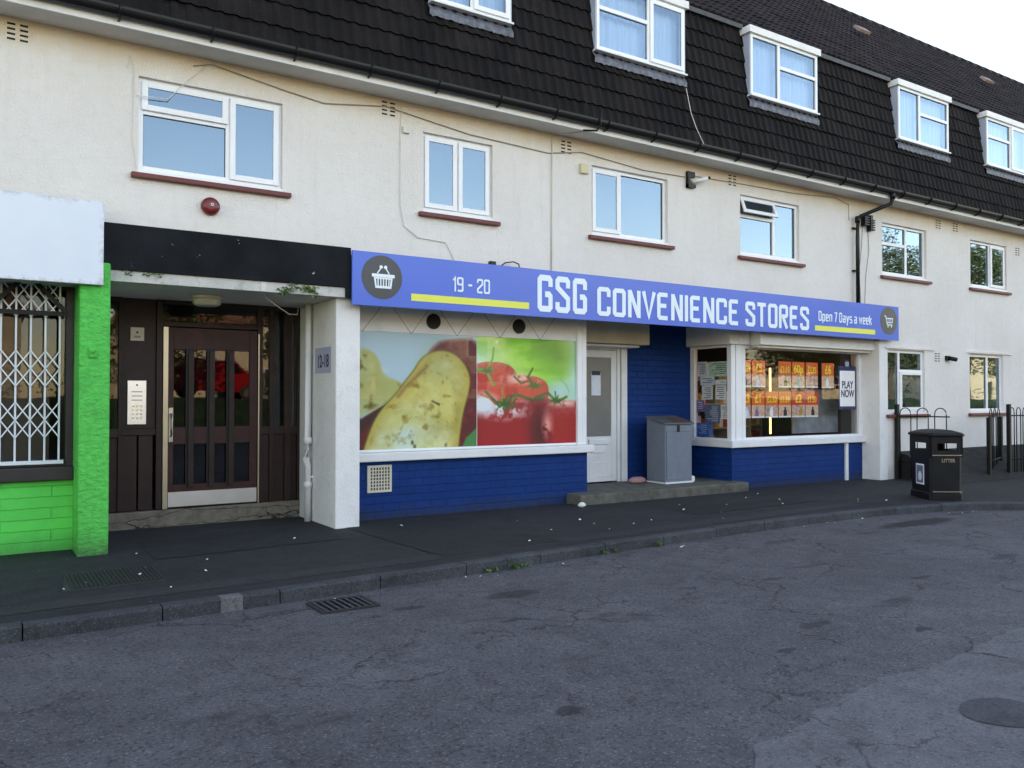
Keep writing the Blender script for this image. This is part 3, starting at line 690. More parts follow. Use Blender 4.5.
for a, b in zip(xsb[::2], xsb[1::2]): mb.add([(a, -.30, 5.42), (b, -.30, 5.42), (b, -.04, 7.8), (a, -.04, 7.8), (a, -.2, 5.42), (b, -.2, 5.42), (b, .06, 7.8), (a, .06, 7.8)], [(0, 1, 2, 3), (7, 6, 5, 4), (0, 3, 7, 4), (1, 5, 6, 2)])
for a, b in DORM: mb.add([(a, -.30, 5.42), (b, -.30, 5.42), (b, -.18, 6.57), (a, -.18, 6.57)], [(0, 1, 2, 3)])
mb.build('roof_boarding', 'interior_dark', B)
c45 = math.sqrt(.5); nrow = 20; urows = [(-.17 + i * .21, 7.79 + i * .205) for i in range(nrow + 1)]
vs, fs = tile_sheet(urows, (-c45, c45), .155, -24, 45, [], .018, .024)
mb = MB(); mb.add(vs, fs); rz = urows[-1]
mb.add([(-24, rz[0], rz[1]), (45, rz[0], rz[1]), (45, 8.4, 7.8), (-24, 8.4, 7.8)], [(0, 1, 2, 3)])
mb.add([(-24, -.1, 7.8), (-24, rz[0], rz[1]), (-24, 8.3, 7.8)], [(0, 1, 2)]); mb.add([(45, -.1, 7.8), (45, rz[0], rz[1]), (45, 8.3, 7.8)], [(2, 1, 0)])
mb.build('upper_roof', 'upper_tile', B)
mb = MB(); mb.smooth = True
for i in range(153): mb.tube([(-24 + i * .45, rz[0], rz[1] - .03), (-24 + (i + 1) * .45 - .01, rz[0], rz[1] - .03)], [.115, .105], 10)
mb.build('ridge_tiles', 'upper_tile', B)
mb = MB()
xsb = [-24] + [v_ for d in DORM for v_ in (d[0] - .05, d[1] + .05)] + [45]
for a, b in zip(xsb[::2], xsb[1::2]): MB().box(a, b, -.175, -.10, 7.70, 7.775).build('lead_flashing', 'dark_lead', B)
for i, (x, y, z) in enumerate([(17.1, 2.0, 10.02), (22.6, 2.0, 10.02)]):
    mb = MB(); mb.add([(x - .20, y - .10, z - .04), (x + .20, y - .10, z - .04), (x + .20, y + .06, z + .12), (x - .20, y + .06, z + .12),
                       (x - .20, y - .15, z + .0), (x + .20, y - .15, z + .0), (x + .20, y + .0, z + .15), (x - .20, y + .0, z + .15)],
                      [(4, 5, 6, 7), (0, 1, 5, 4), (1, 2, 6, 5), (2, 3, 7, 6), (3, 0, 4, 7)])
    mb.build('roof_vent', 'weathered_vent', B)
for i, (a, b) in enumerate(DORM):
    if i in (2,): cells = [(0, .5, 0, 1, 'f'), (.5, 1, 0, 1, 's')]
    elif i in (3, 6): cells = [(0, .58, .62, 1, 'f'), (0, .58, 0, .62, 'f'), (.58, 1, 0, 1, 's')]
    else: cells = [(0, .40, 0, 1, 'f'), (.40, 1, .60, 1, 'f'), (.40, 1, 0, .60, 'f')]
    wo = window(a, b, 6.585, 7.60, cells, yf=-.30, sill=False, gmat='glass_dormer', curtain=('curtain',), wd=.05)
    mb = MB(); mb.box(a - .06, b + .06, -.34, .0, 7.602, 7.72); mb.build('dormer_fascia', 'white_paint', wo, bevel=.006)
    mb = MB(); mb.box(a - .03, b + .03, -.335, -.225, 6.555, 6.584); mb.build('sill', 'white_paint', wo, bevel=.004)
    for xx in (a - .018, b + .004): MB().add([(xx, -.29, 6.56), (xx + .014, -.29, 6.56), (xx + .014, -.29, 7.6), (xx, -.29, 7.6), (xx, -.20, 6.56), (xx + .014, -.20, 6.56), (xx + .014, .05, 7.6), (xx, .05, 7.6)],
                                                      [(0, 1, 2, 3), (4, 7, 6, 5), (0, 3, 7, 4), (1, 5, 6, 2)]).build('cheek', 'pvc_grey', wo)
    # lead apron dressed over the tiles below the sill, wavy lower edge
    mb = MB(); vs = []; fs = []; N_ = 60; r3 = random.Random(i)
    for k in range(N_ + 1):
        x = a - .04 + (b - a + .08) * k / N_; wv = .012 * abs(math.sin(x * math.pi / .155)) 
        zl = 6.385 + r3.uniform(-.010, .010); y0 = yz(zl)[0] - .045 - wv
        vs += [(x, -.235, 6.565), (x, yz(6.46)[0] - .055 - wv, 6.46), (x, y0, zl)]
    for k in range(N_): q_ = 3 * k; fs += [(q_ + 1, q_ + 4, q_ + 3, q_), (q_ + 2, q_ + 5, q_ + 4, q_ + 1)]
    mb.add(vs, fs); mb.build('lead_apron', 'lead', wo)

# air bricks: pairs of slotted squares below the eaves
mb = MB()
for (x, z) in [(.34, 5.19), (4.34, 5.20), (7.12, 5.18), (10.57, 5.20), (16.73, 5.18), (17.38, 5.19), (19.98, 4.93), (15.9 + .75, 2.42)]:
    mb = MB(); mb.box(x - .115, x + .115, -.003, -.0005, z - .10, z + .10); ab = mb.build('air_brick', 'render', B); mb = MB()
    for dx in (-.055, .055):
        for k in range(4): mb.box(x + dx - .035, x + dx + .035, -.006, -.0032, z - .085 + k * .05, z - .065 + k * .05)
    mb.build('slots', 'black_paint', ab)

# downpipe with swan neck and cluster of cable connectors
mb = MB(); mb.tube([(14.40, -.46, 5.42), (14.40, -.46, 5.30), (14.38, -.44, 5.22), (14.10, -.24, 5.08), (13.92, -.12, 4.99), (13.87, -.09, 4.92), (13.86, -.09, 4.6), (13.86, -.09, 2.9)], .036, 12)
mb.tube([(14.40, -.46, 5.30), (14.40, -.46, 5.45)], .048, 12); mb.tube([(13.86, -.09, 4.86), (13.86, -.09, 4.98)], .044, 12)
for z in (4.75, 3.95): mb.box(13.80, 13.92, -.055, -.002, z, z + .03)
mb.build('downpipe', 'black_plastic', B)['label'] = 'black downpipe with a swan neck'
mb = MB()
for (x, zt, zb) in ((14.10, 5.06, 4.84), (14.28, 5.06, 4.76)):
    mb.box(x, x + .07, -.09, -.002, zb, zt)
    for k in range(5): mb.box(x - .03, x + .11, -.11, -.03, zb + .01 + k * .045, zb + .035 + k * .045)
mb.build('cable_connectors', 'black_plastic', B)
P_ = lambda *a: [(x, -.012, z) for x, z in a]
MB().tube(P_((14.13, 4.84), (14.10, 4.5), (14.02, 4.0), (14.06, 3.35)), .006, 5).build('wall_cable', 'cable_grey', B); MB().tube(P_((14.30, 4.76), (14.33, 4.4), (14.22, 3.9), (14.18, 3.35)), .006, 5).build('wall_cable', 'cable_grey', B)
MB().tube(P_((2.0, 5.22), (2.2, 5.28), (3.0, 5.16), (3.5, 5.10), (4.3, 5.22), (5.5, 5.08), (6.8, 5.04), (7.4, 5.15), (8.6, 5.07), (9.6, 5.10)), .007, 5).build('wall_cable', 'cable_grey', B)
MB().tube(P_((9.7, 5.14), (10.8, 5.17), (12.2, 5.20), (13.3, 5.28), (13.7, 5.20), (13.72, 4.9)), .007, 5).build('wall_cable', 'cable_grey', B)
MB().tube(P_((4.52, 5.26), (4.50, 4.95), (4.50, 4.0), (4.55, 3.75), (4.75, 3.62), (5.15, 3.60), (5.28, 3.38)), .006, 5).build('wall_cable', 'cable_white', B)
MB().tube(P_((6.87, 5.32), (6.86, 4.6), (6.85, 3.35)), .010, 6).build('wall_cable', 'cable_white', B); MB().tube(P_((1.34, 5.05), (1.36, 5.2), (1.40, 5.05), (1.39, 4.3), (1.43, 4.0)), .005, 5).build('wall_cable', 'cable_white', B)
MB().tube(P_((1.43, 4.78), (1.75, 4.80), (1.9, 5.0), (2.15, 5.26)), .005, 5).build('wall_cable', 'cable_white', B)
MB().box(4.53, 4.62, -.04, -.001, 4.93, 5.01).build('junction_box', 'cable_white', B)
MB().tube([(9.16, -.36, 6.34), (9.20, -.42, 5.95), (9.27, -.47, 5.7), (9.40, -.50, 5.47)], .006, 5).build('wall_cable', 'cable_white', B)
MB().tube([(7.02, -.02, 5.25), (7.0, -.1, 5.32), (7.2, -.38, 5.32)], .008, 5).build('wall_cable', 'cable_white', B)
mb = MB(); mb.tube([(7.12, -.40, 5.315), (7.32, -.46, 5.33), (7.32, -.545, 5.40), (7.32, -.55, 5.56)], .014, 6); mb.tube([(7.15, -.39, 5.78), (7.2, -.42, 5.62), (7.22, -.46, 5.5)], .006, 5)
mb.build('aerial_bracket', 'black_plastic', B)

# ------------------------------------------------------------------ entrance to the flats
MB().box(1.165, 3.664, .0, 1.5, 2.775, 2.895).build('porch_soffit', 'soffit_white', B)
mb = MB(); mb.box(1.165, 3.79, -.10, -.006, 2.775, 2.893); mb.build('porch_lip', 'dirty_lip', B, bevel=.006)
mb = MB(); mb.box(1.12, 3.80, -.125, -.002, 2.895, 3.375); mb.box(3.735, 3.80, -.13, -.102, 2.77, 2.894); mb.build('black_fascia', 'flaking_black', B)['label'] = 'black fascia board with flaking paint over the entrance'
mb = MB(); mb.add([(1.0, 1.29, -.03), (3.67, 1.29, -.03), (3.67, 1.5, -.03), (1.0, 1.5, -.03), (1.0, 1.26, .20), (3.67, 1.28, .215), (3.67, 1.5, .215), (1.0, 1.5, .20)],
                  [(0, 3, 2, 1), (4, 5, 6, 7), (0, 1, 5, 4), (1, 2, 6, 5), (2, 3, 7, 6), (3, 0, 4, 7)])
mb.build('entrance_step', 'cracked_step', B, bevel=.012)
mb = MB(); mb.box(.96, 1.15, .26, 1.5, -.02, 2.77); mb.build('entrance_side_wall', 'white_render', B)
Y0 = 1.30
scr = MB()
def vbar(m_, x0, x1, z0=.215, z1=2.774, y0=Y0, y1=Y0 + .07): m_.box(x0, x1, y0, y1, z0, z1)
vbar(scr, 1.15, 1.36, y0=Y0 + .02); vbar(scr, 1.455, 1.49); vbar(scr, 1.875, 1.945, y0=Y0 - .01); vbar(scr, 3.10, 3.165, y0=Y0 - .01); vbar(scr, 3.26, 3.31); vbar(scr, 3.46, 3.55); vbar(scr, 3.63, 3.668)
scr.box(1.945, 3.10, Y0 - .008, Y0 + .07, 2.45, 2.51); scr.box(1.945, 3.10, Y0 - .006, Y0 + .07, 2.72, 2.774)
for a, b in ((1.36, 1.455), (3.165, 3.26), (3.31, 3.46), (3.55, 3.63)): scr.box(a, b, Y0 + .002, Y0 + .07, 2.72, 2.774); scr.box(a, b, Y0 + .002, Y0 + .068, 1.10, 1.20)
E_ = scr.build('entrance_screen', 'door_brown', B, bevel=.004)
MB().box(1.491, 1.874, Y0 + .03, Y0 + .06, 1.20, 2.77).build('wood_panel', 'door_brown', E_, bevel=.003); MB().box(1.491, 1.874, Y0 + .005, Y0 + .066, 1.12, 1.199).build('mid_rail', 'door_brown', E_, bevel=.003)
for a, b in ((1.491, 1.665), (1.685, 1.845)): MB().box(a, b, Y0 + .03, Y0 + .06, .215, 1.119).build('wood_panel', 'door_brown', E_, bevel=.003)
for a, b in ((1.361, 1.454), (3.166, 3.259), (3.311, 3.459), (3.551, 3.629)): MB().box(a, b, Y0 + .035, Y0 + .06, .215, 1.099).build('wood_panel', 'door_brown', E_, bevel=.003)
mb = MB(); 
for a, b, c, d in ((1.36, 1.455, 1.20, 2.72), (3.165, 3.26, 1.20, 2.72), (3.31, 3.46, 1.20, 2.72), (3.55, 3.63, 1.2, 2.72), (1.945, 3.10, 2.51, 2.72)): mb.add([(a, Y0 + .04, c), (b, Y0 + .04, c), (b, Y0 + .04, d), (a, Y0 + .04, d)], [(0, 1, 2, 3)])
mb.build('pane', 'glass_door', E_)
mb = MB(); mb.box(1.53, 1.64, Y0 + .9, Y0 + .95, 1.0, 2.7); mb.box(3.57, 3.62, Y0 + .12, Y0 + .2, 1.0, 2.7); mb.build('inner_post', 'white_paint', E_)
mb = MB(); mb.box(1.95, 2.005, Y0 - .028, Y0 - .012, .215, 2.44); mb.build('lock_strip', 'gold_strip', E_)
mb = MB(); mb.box(3.102, 3.118, Y0 - .022, Y0 - .012, .215, 2.40); mb.build('hinge_strip', 'gold_strip', E_)
# door leaf
lf = MB(); yd0, yd1 = Y0 + .0, Y0 + .05
lf.box(2.01, 2.075, yd0, yd1, .225, 2.44); lf.box(3.0, 3.095, yd0, yd1, .225, 2.44); lf.box(2.075, 3.0, yd0, yd1, 2.17, 2.44); lf.box(2.075, 3.0, yd0, yd1, .225, .50); lf.box(2.075, 3.0, yd0 + .002, yd1, 1.00, 1.21)
for a, b in ((2.225, 2.29), (2.475, 2.555), (2.715, 2.785)): lf.box(a, b, yd0 + .001, yd1, .50, 1.0); lf.box(a, b, yd0 + .001, yd1, 1.21, 2.17)
D_ = lf.build('entrance_door', 'door_red_brown', B, bevel=.004)
mb = MB()
for a in (2.215, 2.465, 2.705): mb.box(a + .028, a + .095, yd0 - .022, yd0 - .002, .46, 2.155); 
mb.build('door_battens', 'door_brown', D_, bevel=.003)
mb = MB()
for a in (2.215, 2.465, 2.705): mb.box(a, a + .10, yd0 - .005, yd0 - .001, 2.157, 2.19); mb.box(a, a + .026, yd0 - .004, yd0 - .001, .46, 2.156)
mb.build('batten_gaps', 'black_paint', D_)
mb = MB()
for a, b in ((2.075, 2.225), (2.29, 2.475), (2.555, 2.715), (2.785, 3.0)):
    for c, d in ((.5, 1.0), (1.21, 2.17)): mb.add([(a, yd0 + .03, c), (b, yd0 + .03, c), (b, yd0 + .03, d), (a, yd0 + .03, d)], [(0, 1, 2, 3)])
mb.build('pane', 'glass_door', D_)
mb = MB(); mb.box(2.015, 3.09, yd0 - .012, yd0 - .001, .235, .415); mb.build('kick_plate', 'steel', D_)
mb = MB(); mb.box(2.018, 2.068, yd0 - .010, yd0 - .001, 1.03, 1.45); mb.tube([(2.043, yd0 - .01, 1.10), (2.043, yd0 - .06, 1.12), (2.043, yd0 - .06, 1.37), (2.043, yd0 - .01, 1.39)], .011, 8); mb.build('handle', 'chrome', D_)

# intercom panel
t = empty('intercom_panel', (1.66, Y0 + .02, 1.25), 'brushed steel door entry panel with push buttons on the brown screen', 'intercom')
MB().box(1.555, 1.765, Y0 + .008, Y0 + .029, 1.25, 1.78).build('face_plate', 'steel', t, bevel=.004)
mb = MB(); mb.disc((1.66, 1.725), .012, Y0 + .004, Y0 + .007, 12)
for r_ in range(3): mb.box(1.60, 1.72, Y0 + .0055, Y0 + .0075, 1.64 - r_ * .05, 1.648 - r_ * .05)
mb.build('speaker_slots', 'ink', t)
for r_ in range(4):
    for c_ in range(3): MB().box(1.605 + c_ * .045, 1.63 + c_ * .045, Y0 + .002, Y0 + .0075, 1.46 - r_ * .048, 1.485 - r_ * .048).build('button', 'chrome', t)
# small framed notice
t = empty('door_notice', (1.66, Y0 + .02, 2.26), 'small square cream framed notice screwed to the brown screen above the intercom', 'notice')
mb = MB(); mb.frame(1.585, 1.735, 2.26, 2.42, .018, Y0 + .010, Y0 + .029); mb.build('frame', 'frame_pink', t)
MB().box(1.603, 1.717, Y0 + .018, Y0 + .028, 2.278, 2.402).build('sheet', 'aged_cream_metal', t)
mb = MB(); mb.disc((1.66, 2.36), .014, Y0 + .0155, Y0 + .0178, 12); mb.box(1.625, 1.695, Y0 + .0155, Y0 + .0178, 2.31, 2.318); mb.box(1.62, 1.70, Y0 + .0155, Y0 + .0178, 2.295, 2.301); mb.build('print', 'ink', t)
# bulkhead lamp under porch ceiling
t = empty('porch_lamp', (2.30, .6, 2.66), 'round dusty bulkhead lamp under the porch ceiling', 'lamp')
mb = MB(); mb.smooth = True
def lathe(cx, cy, prof, seg=24): return [[(cx + r_ * math.cos(2 * math.pi * k / seg), cy + r_ * math.sin(2 * math.pi * k / seg), z) for k in range(seg)] for r_, z in prof]
mb.loft(lathe(2.30, .6, [(.05, 2.645), (.12, 2.65), (.155, 2.67), (.165, 2.70), (.165, 2.74)])); mb.build('diffuser', 'diffuser', t)
mb = MB(); mb.smooth = True; mb.loft(lathe(2.30, .6, [(.172, 2.735), (.178, 2.745), (.178, 2.774)])); mb.build('base', 'aged_cream_metal', t)
# porch cable hanging from right
t = MB(); t.tube([(2.75, -.02, 2.79), (2.9, .2, 2.73), (3.05, .3, 2.66), (3.25, .5, 2.60), (3.42, .7, 2.62), (3.5, .9, 2.72)], .006, 5); t.box(2.73, 2.79, -.108, -.1, 2.78, 2.88)
solo(t, 'hanging_cable', 'cable_white', 'loose white cable drooping under the porch ceiling', 'cable')
# left leaning white pipe, right white downpipe
t = MB(); t.tube([(1.24, .62, .0), (1.205, .62, 1.6)], .032, 10)
solo(t, 'plastic_pipe', 'white_paint', 'short white plastic pipe leaning behind the green pillar', 'pipe')
t = MB(); t.tube([(3.60, .80, 2.77), (3.60, .80, 1.02), (3.565, .76, .93), (3.565, .76, .80), (3.60, .80, .70), (3.60, .80, 0)], .040, 12)
t.tube([(3.60, .80, .99), (3.60, .80, 1.07)], .052, 12); t.tube([(3.60, .80, .42), (3.60, .80, .50)], .050, 12); t.box(3.60, 3.668, .78, .82, .55, .575)
solo(t, 'waste_pipe', 'white_paint', 'white plastic waste pipe with an offset bend beside the entrance pillar', 'pipe')
# number plate 12-18 on the pillar's inner face
t = empty('number_plate', (3.66, .43, 1.88), 'lilac plate reading 12-18 on the inner face of the white pillar', 'sign')
MB().box(3.655, 3.667, .14, .70, 1.88, 2.20).build('plate', 'plate_lilac', t)
vs, fs = font_mesh('12-18', .22, .80, .001)
mb = MB(); mb.add([(3.6545 - c, .42 - a, 2.0 + b - .045) for a, b, c in vs], fs); mb.build('lettering', 'ink', t)
# fire bell
t = empty('alarm_bell', (2.19, -.02, 3.6), 'round red fire alarm bell on the cream wall over the entrance', 'bell')
mb = MB(); mb.smooth = True; prof = [(.035, -.085), (.06, -.082), (.085, -.07), (.098, -.045), (.1, -.02), (.1, -.004)]
mb.loft([[(2.19 + r_ * math.cos(2 * math.pi * k / 28), y, 3.69 + r_ * math.sin(2 * math.pi * k / 28)) for k in range(28)][::-1] for r_, y in prof]); mb.build('gong', 'bell_red', t)
mb = MB(); mb.disc((2.195, 3.70), .017, -.095, -.086, 14); mb.build('boss', 'white_paint', t)
MB().disc((2.195, 3.70), .009, -.098, -.0955, 10).build('screw', 'ink', t)
# other wall fixtures
t = empty('wall_camera', (9.7, -.1, 5.0), 'dark wall bracket with a white camera arm under the eaves', 'camera')
mb = MB(); mb.box(9.50, 9.66, -.05, -.002, 5.10, 5.19); mb.box(9.50, 9.55, -.06, -.002, 4.93, 5.10); mb.box(9.50, 9.66, -.07, -.002, 4.93, 4.985); mb.build('bracket', 'black_plastic', t)
mb = MB(); mb.tube([(9.58, -.06, 5.02), (9.72, -.12, 5.06), (9.82, -.16, 5.09)], .035, 10); mb.build('camera_body', 'white_paint', t)
mb = MB(); mb.tube([(9.82, -.16, 5.09), (9.86, -.18, 5.10)], .026, 10); mb.build('lens', 'black_plastic', t)
t = MB(); t.box(7.36, 7.50, -.05, -.002, 4.84, 4.98); solo(t, 'alarm_box', 'yellowed_plastic', 'small yellowed square box on the wall left of the third window', 'alarm box', bevel=.008)
t = MB(); t.box(17.0 - .06, 17.0 + .06, -.05, -.002, 2.36, 2.46); t.tube([(17.03, -.05, 2.41), (17.14, -.14, 2.38)], .045, 10); solo(t, 'wall_light', 'black_plastic', 'small dark lamp on the wall between the two far ground floor windows', 'wall lamp')

# ------------------------------------------------------------------ green shop at the left
mb = MB(); mb.box(-2.7, .884, .2, .42, -.05, .72); mb.build('green_stall_riser', 'green_brick', B)
mb = MB(); mb.prism([(-2.7, .725), (.884, .725), (.884, .865), (-2.7, .865)], .10, .42); mb.build('shop_sill', 'dark_frame', B, bevel=.01)
fr = MB(); fr.box(.81, .882, .20, .32, .866, 2.71); fr.box(-2.7, -2.62, .20, .32, .866, 2.71); fr.box(-2.62, .81, .20, .32, .866, .93); fr.box(-2.62, .81, .20, .32, 2.68, 2.719)
fr.box(-.95, -.87, .201, .319, .93, 2.68)
sw = fr.build('shop_window', 'dark_frame', B, bevel=.004)
mb = MB(); mb.add([(-2.62, .29, .93), (.81, .29, .93), (.81, .29, 2.68), (-2.62, .29, 2.68)], [(0, 1, 2, 3)]); mb.build('pane', 'glass_shop', sw)
mb = MB(); mb.box(-2.6, .8, 2.2, 2.25, .0, 2.9); mb.build('inner_partition', 'interior', B)
# folding security gate: white lattice, dark top rail and braces
t = empty('security_gate', (-.05, .15, .90), 'white folding lattice gate across the window of the green shop', 'security gate')
mb = MB(); xs = [-.80 + k * .129 for k in range(13)]
for x in xs: mb.box(x - .009, x + .009, .155, .175, .93, 2.74)
mb.box(-.86, .79, .145, .185, .895, .932)
mb.build('upright_bars', 'scissor_white', t)
mb = MB()
def bar(m_, x0, z0, x1, z1, wd_, y0, y1):
    d = Vector((x1 - x0, z1 - z0)).normalized(); nn = Vector((-d.y, d.x)) * wd_ / 2
    m_.prism([(x0 - nn.x, z0 - nn.y), (x1 - nn.x, z1 - nn.y), (x1 + nn.x, z1 + nn.y), (x0 + nn.x, z0 + nn.y)], y0, y1)
for i, x in enumerate(xs[:-1]):
    for zc in (1.255, 1.435, 1.775, 1.955, 2.475, 2.655):
        e = .0005 * (i % 2)
        h_ = .09
        bar(mb, x, zc - h_, x + .129, zc + h_, .012, .140 - e, .150 - e); bar(mb, x, zc + h_, x + .129, zc - h_, .012, .129 - e, .139 - e)
mb.build('lattice', 'scissor_white', t)
mb = MB(); mb.box(-.86, .81, .10, .125, 2.405, 2.45)
mb.build('top_frame', 'black_paint', t)
for q_ in ((.80, 2.44, .52, 2.74), (.11, 2.44, .39, 2.74), (.02, 2.44, -.26, 2.74), (-.67, 2.44, -.39, 2.74)):
    mb = MB(); bar(mb, *q_, .045, .075, .099); mb.build('brace', 'black_paint', t)
# blank billboard
t = MB(); t.box(-2.85, 1.085, -.38, -.30, 2.69, 3.525); solo(t, 'blank_sign_board', 'board', 'blank pale fascia board with grimy edges over the green shop', 'sign', bevel=.006)
MB().box(-2.8, .90, -.30, -.002, 2.95, 3.45).build('sign_backing', 'dark_frame', B)
t = MB(); t.box(1.02 - .05, 1.02 + .02, -.325, -.302, 2.03 - .06, 2.03 + .05); t.tube([(1.0, -.325, 2.03), (1.0, -.345, 2.03)], .02, 8)
solo(t, 'doorbell', 'green_render', 'small bell push painted over on the green pillar', 'doorbell')

# ------------------------------------------------------------------ convenience shop
YB = .45
mb = MB(); mb.box(3.973, 7.85, YB, YB + .2, -.05, .745); mb.box(7.65, 7.852, YB + .201, 1.5, -.05, 2.9); mb.build('blue_stall_riser', 'blue_brick', B)['label'] = 'blue painted brick wall under the poster window'
mb = MB(); mb.prismz([(3.973, YB - .09), (7.93, YB - .09), (7.93, YB + .12), (3.973, YB + .12)], .75, .865); mb.build('shop_sill', 'white_paint', B, bevel=.015)
fr = MB(); fr.box(3.973, 4.06, YB + .02, YB + .10, .867, 2.9); fr.box(7.665, 7.76, YB - .01, YB + .10, .867, 2.9); fr.box(7.775, 7.852, YB + .01, YB + .12, .867, 2.9); fr.box(4.06, 7.665, YB + .02, YB + .10, .867, .90)
sw = fr.build('shop_window', 'white_upvc', B, bevel=.006)
mb = MB(); mb.box(4.06, 7.665, YB + .03, YB + .07, 2.44, 2.9); mb.build('diamond_panel', 'white_paint', sw)
mb = MB(); x = 4.20; k = 0
while x < 8:
    for (a, b) in ((x, x + .35), (x, x - .35)):
        p0, p1 = (a, 2.43), (b, 2.87)
        xa, xb = min(a, b), max(a, b)
        if xa >= 4.06 and xb <= 7.66: bar(mb, p0[0], p0[1], p1[0], p1[1], .008, YB + .0285 - .0004 * k, YB + .0299); k = (k + 1) % 3
    x += .70
mb.build('panel_joints', 'cable_grey', sw)
for x in (5.23, 6.62):
    t = empty('round_vent', (x, YB, 2.52), 'round black wall vent on the tiled panel above the %s half of the poster' % ('potato' if x < 6 else 'tomato'), 'vent', 'vents above the poster window')
    MB().disc((x, 2.61), .105, YB + .008, YB + .0295, 28).build('rim', 'black_plastic', t)
    mb = MB()
    for k in range(7): hw = math.sqrt(max(.0, .088 ** 2 - ((k - 3) * .026) ** 2)); mb.box(x - hw, x + hw, YB + .002, YB + .0075, 2.61 + (k - 3) * .026 - .006, 2.61 + (k - 3) * .026 + .006)
    mb.build('louvres', 'black_paint', t)
# printed window poster: colours of the print held on a fine mesh
def vnoise(x, y, seed):
    def h(ix, iy): return np.abs(np.sin(ix * 127.1 + iy * 311.7 + seed * 74.7) * 43758.5453) % 1
    ix, iy = np.floor(x), np.floor(y); fx, fy = x - ix, y - iy; fx = fx * fx * (3 - 2 * fx); fy = fy * fy * (3 - 2 * fy)
    return (h(ix, iy) * (1 - fx) + h(ix + 1, iy) * fx) * (1 - fy) + (h(ix, iy + 1) * (1 - fx) + h(ix + 1, iy + 1) * fx) * fy
def fbm(x, y, s, sc): return sum(vnoise(x * sc * 2 ** k, y * sc * 2 ** k, s + k) * .5 ** (k + 1) for k in range(4))
def poly_sd(U, V, pts):     # signed distance, inside negative
    pts = np.array(pts, float); d = np.full(U.shape, 1e9); ins = np.zeros(U.shape, bool)
    for i in range(len(pts)):
        a, b = pts[i], pts[(i + 1) % len(pts)]; e = b - a
        t_ = np.clip(((U - a[0]) * e[0] + (V - a[1]) * e[1]) / (e @ e + 1e-9), 0, 1)
        d = np.minimum(d, np.hypot(U - a[0] - t_ * e[0], V - a[1] - t_ * e[1]))
        c = ((a[1] > V) != (b[1] > V)) & (U < (b[0] - a[0]) * (V - a[1]) / (b[1] - a[1] + 1e-12) + a[0]); ins ^= c
    return np.where(ins, -d, d)
def line_d(U, V, pts):
    pts = np.array(pts, float); d = np.full(U.shape, 1e9)
    for a, b in zip(pts, pts[1:]):
        e = b - a; t_ = np.clip(((U - a[0]) * e[0] + (V - a[1]) * e[1]) / (e @ e), 0, 1); d = np.minimum(d, np.hypot(U - a[0] - t_ * e[0], V - a[1] - t_ * e[1]))
    return d
def smooth_poly(pts, it=3):
    for _ in range(it):
        o = []
        for i in range(len(pts)):
            a, b = pts[i], pts[(i + 1) % len(pts)]; o += [(a[0] * .75 + b[0] * .25, a[1] * .75 + b[1] * .25), (a[0] * .25 + b[0] * .75, a[1] * .25 + b[1] * .75)]
        pts = o
    return pts
def over(C, m_, col): m_ = np.clip(m_, 0, 1)[..., None]; return C * (1 - m_) + np.array(col, float) * m_
def ss(sd_, w_): return np.clip(.5 - sd_ / w_, 0, 1)
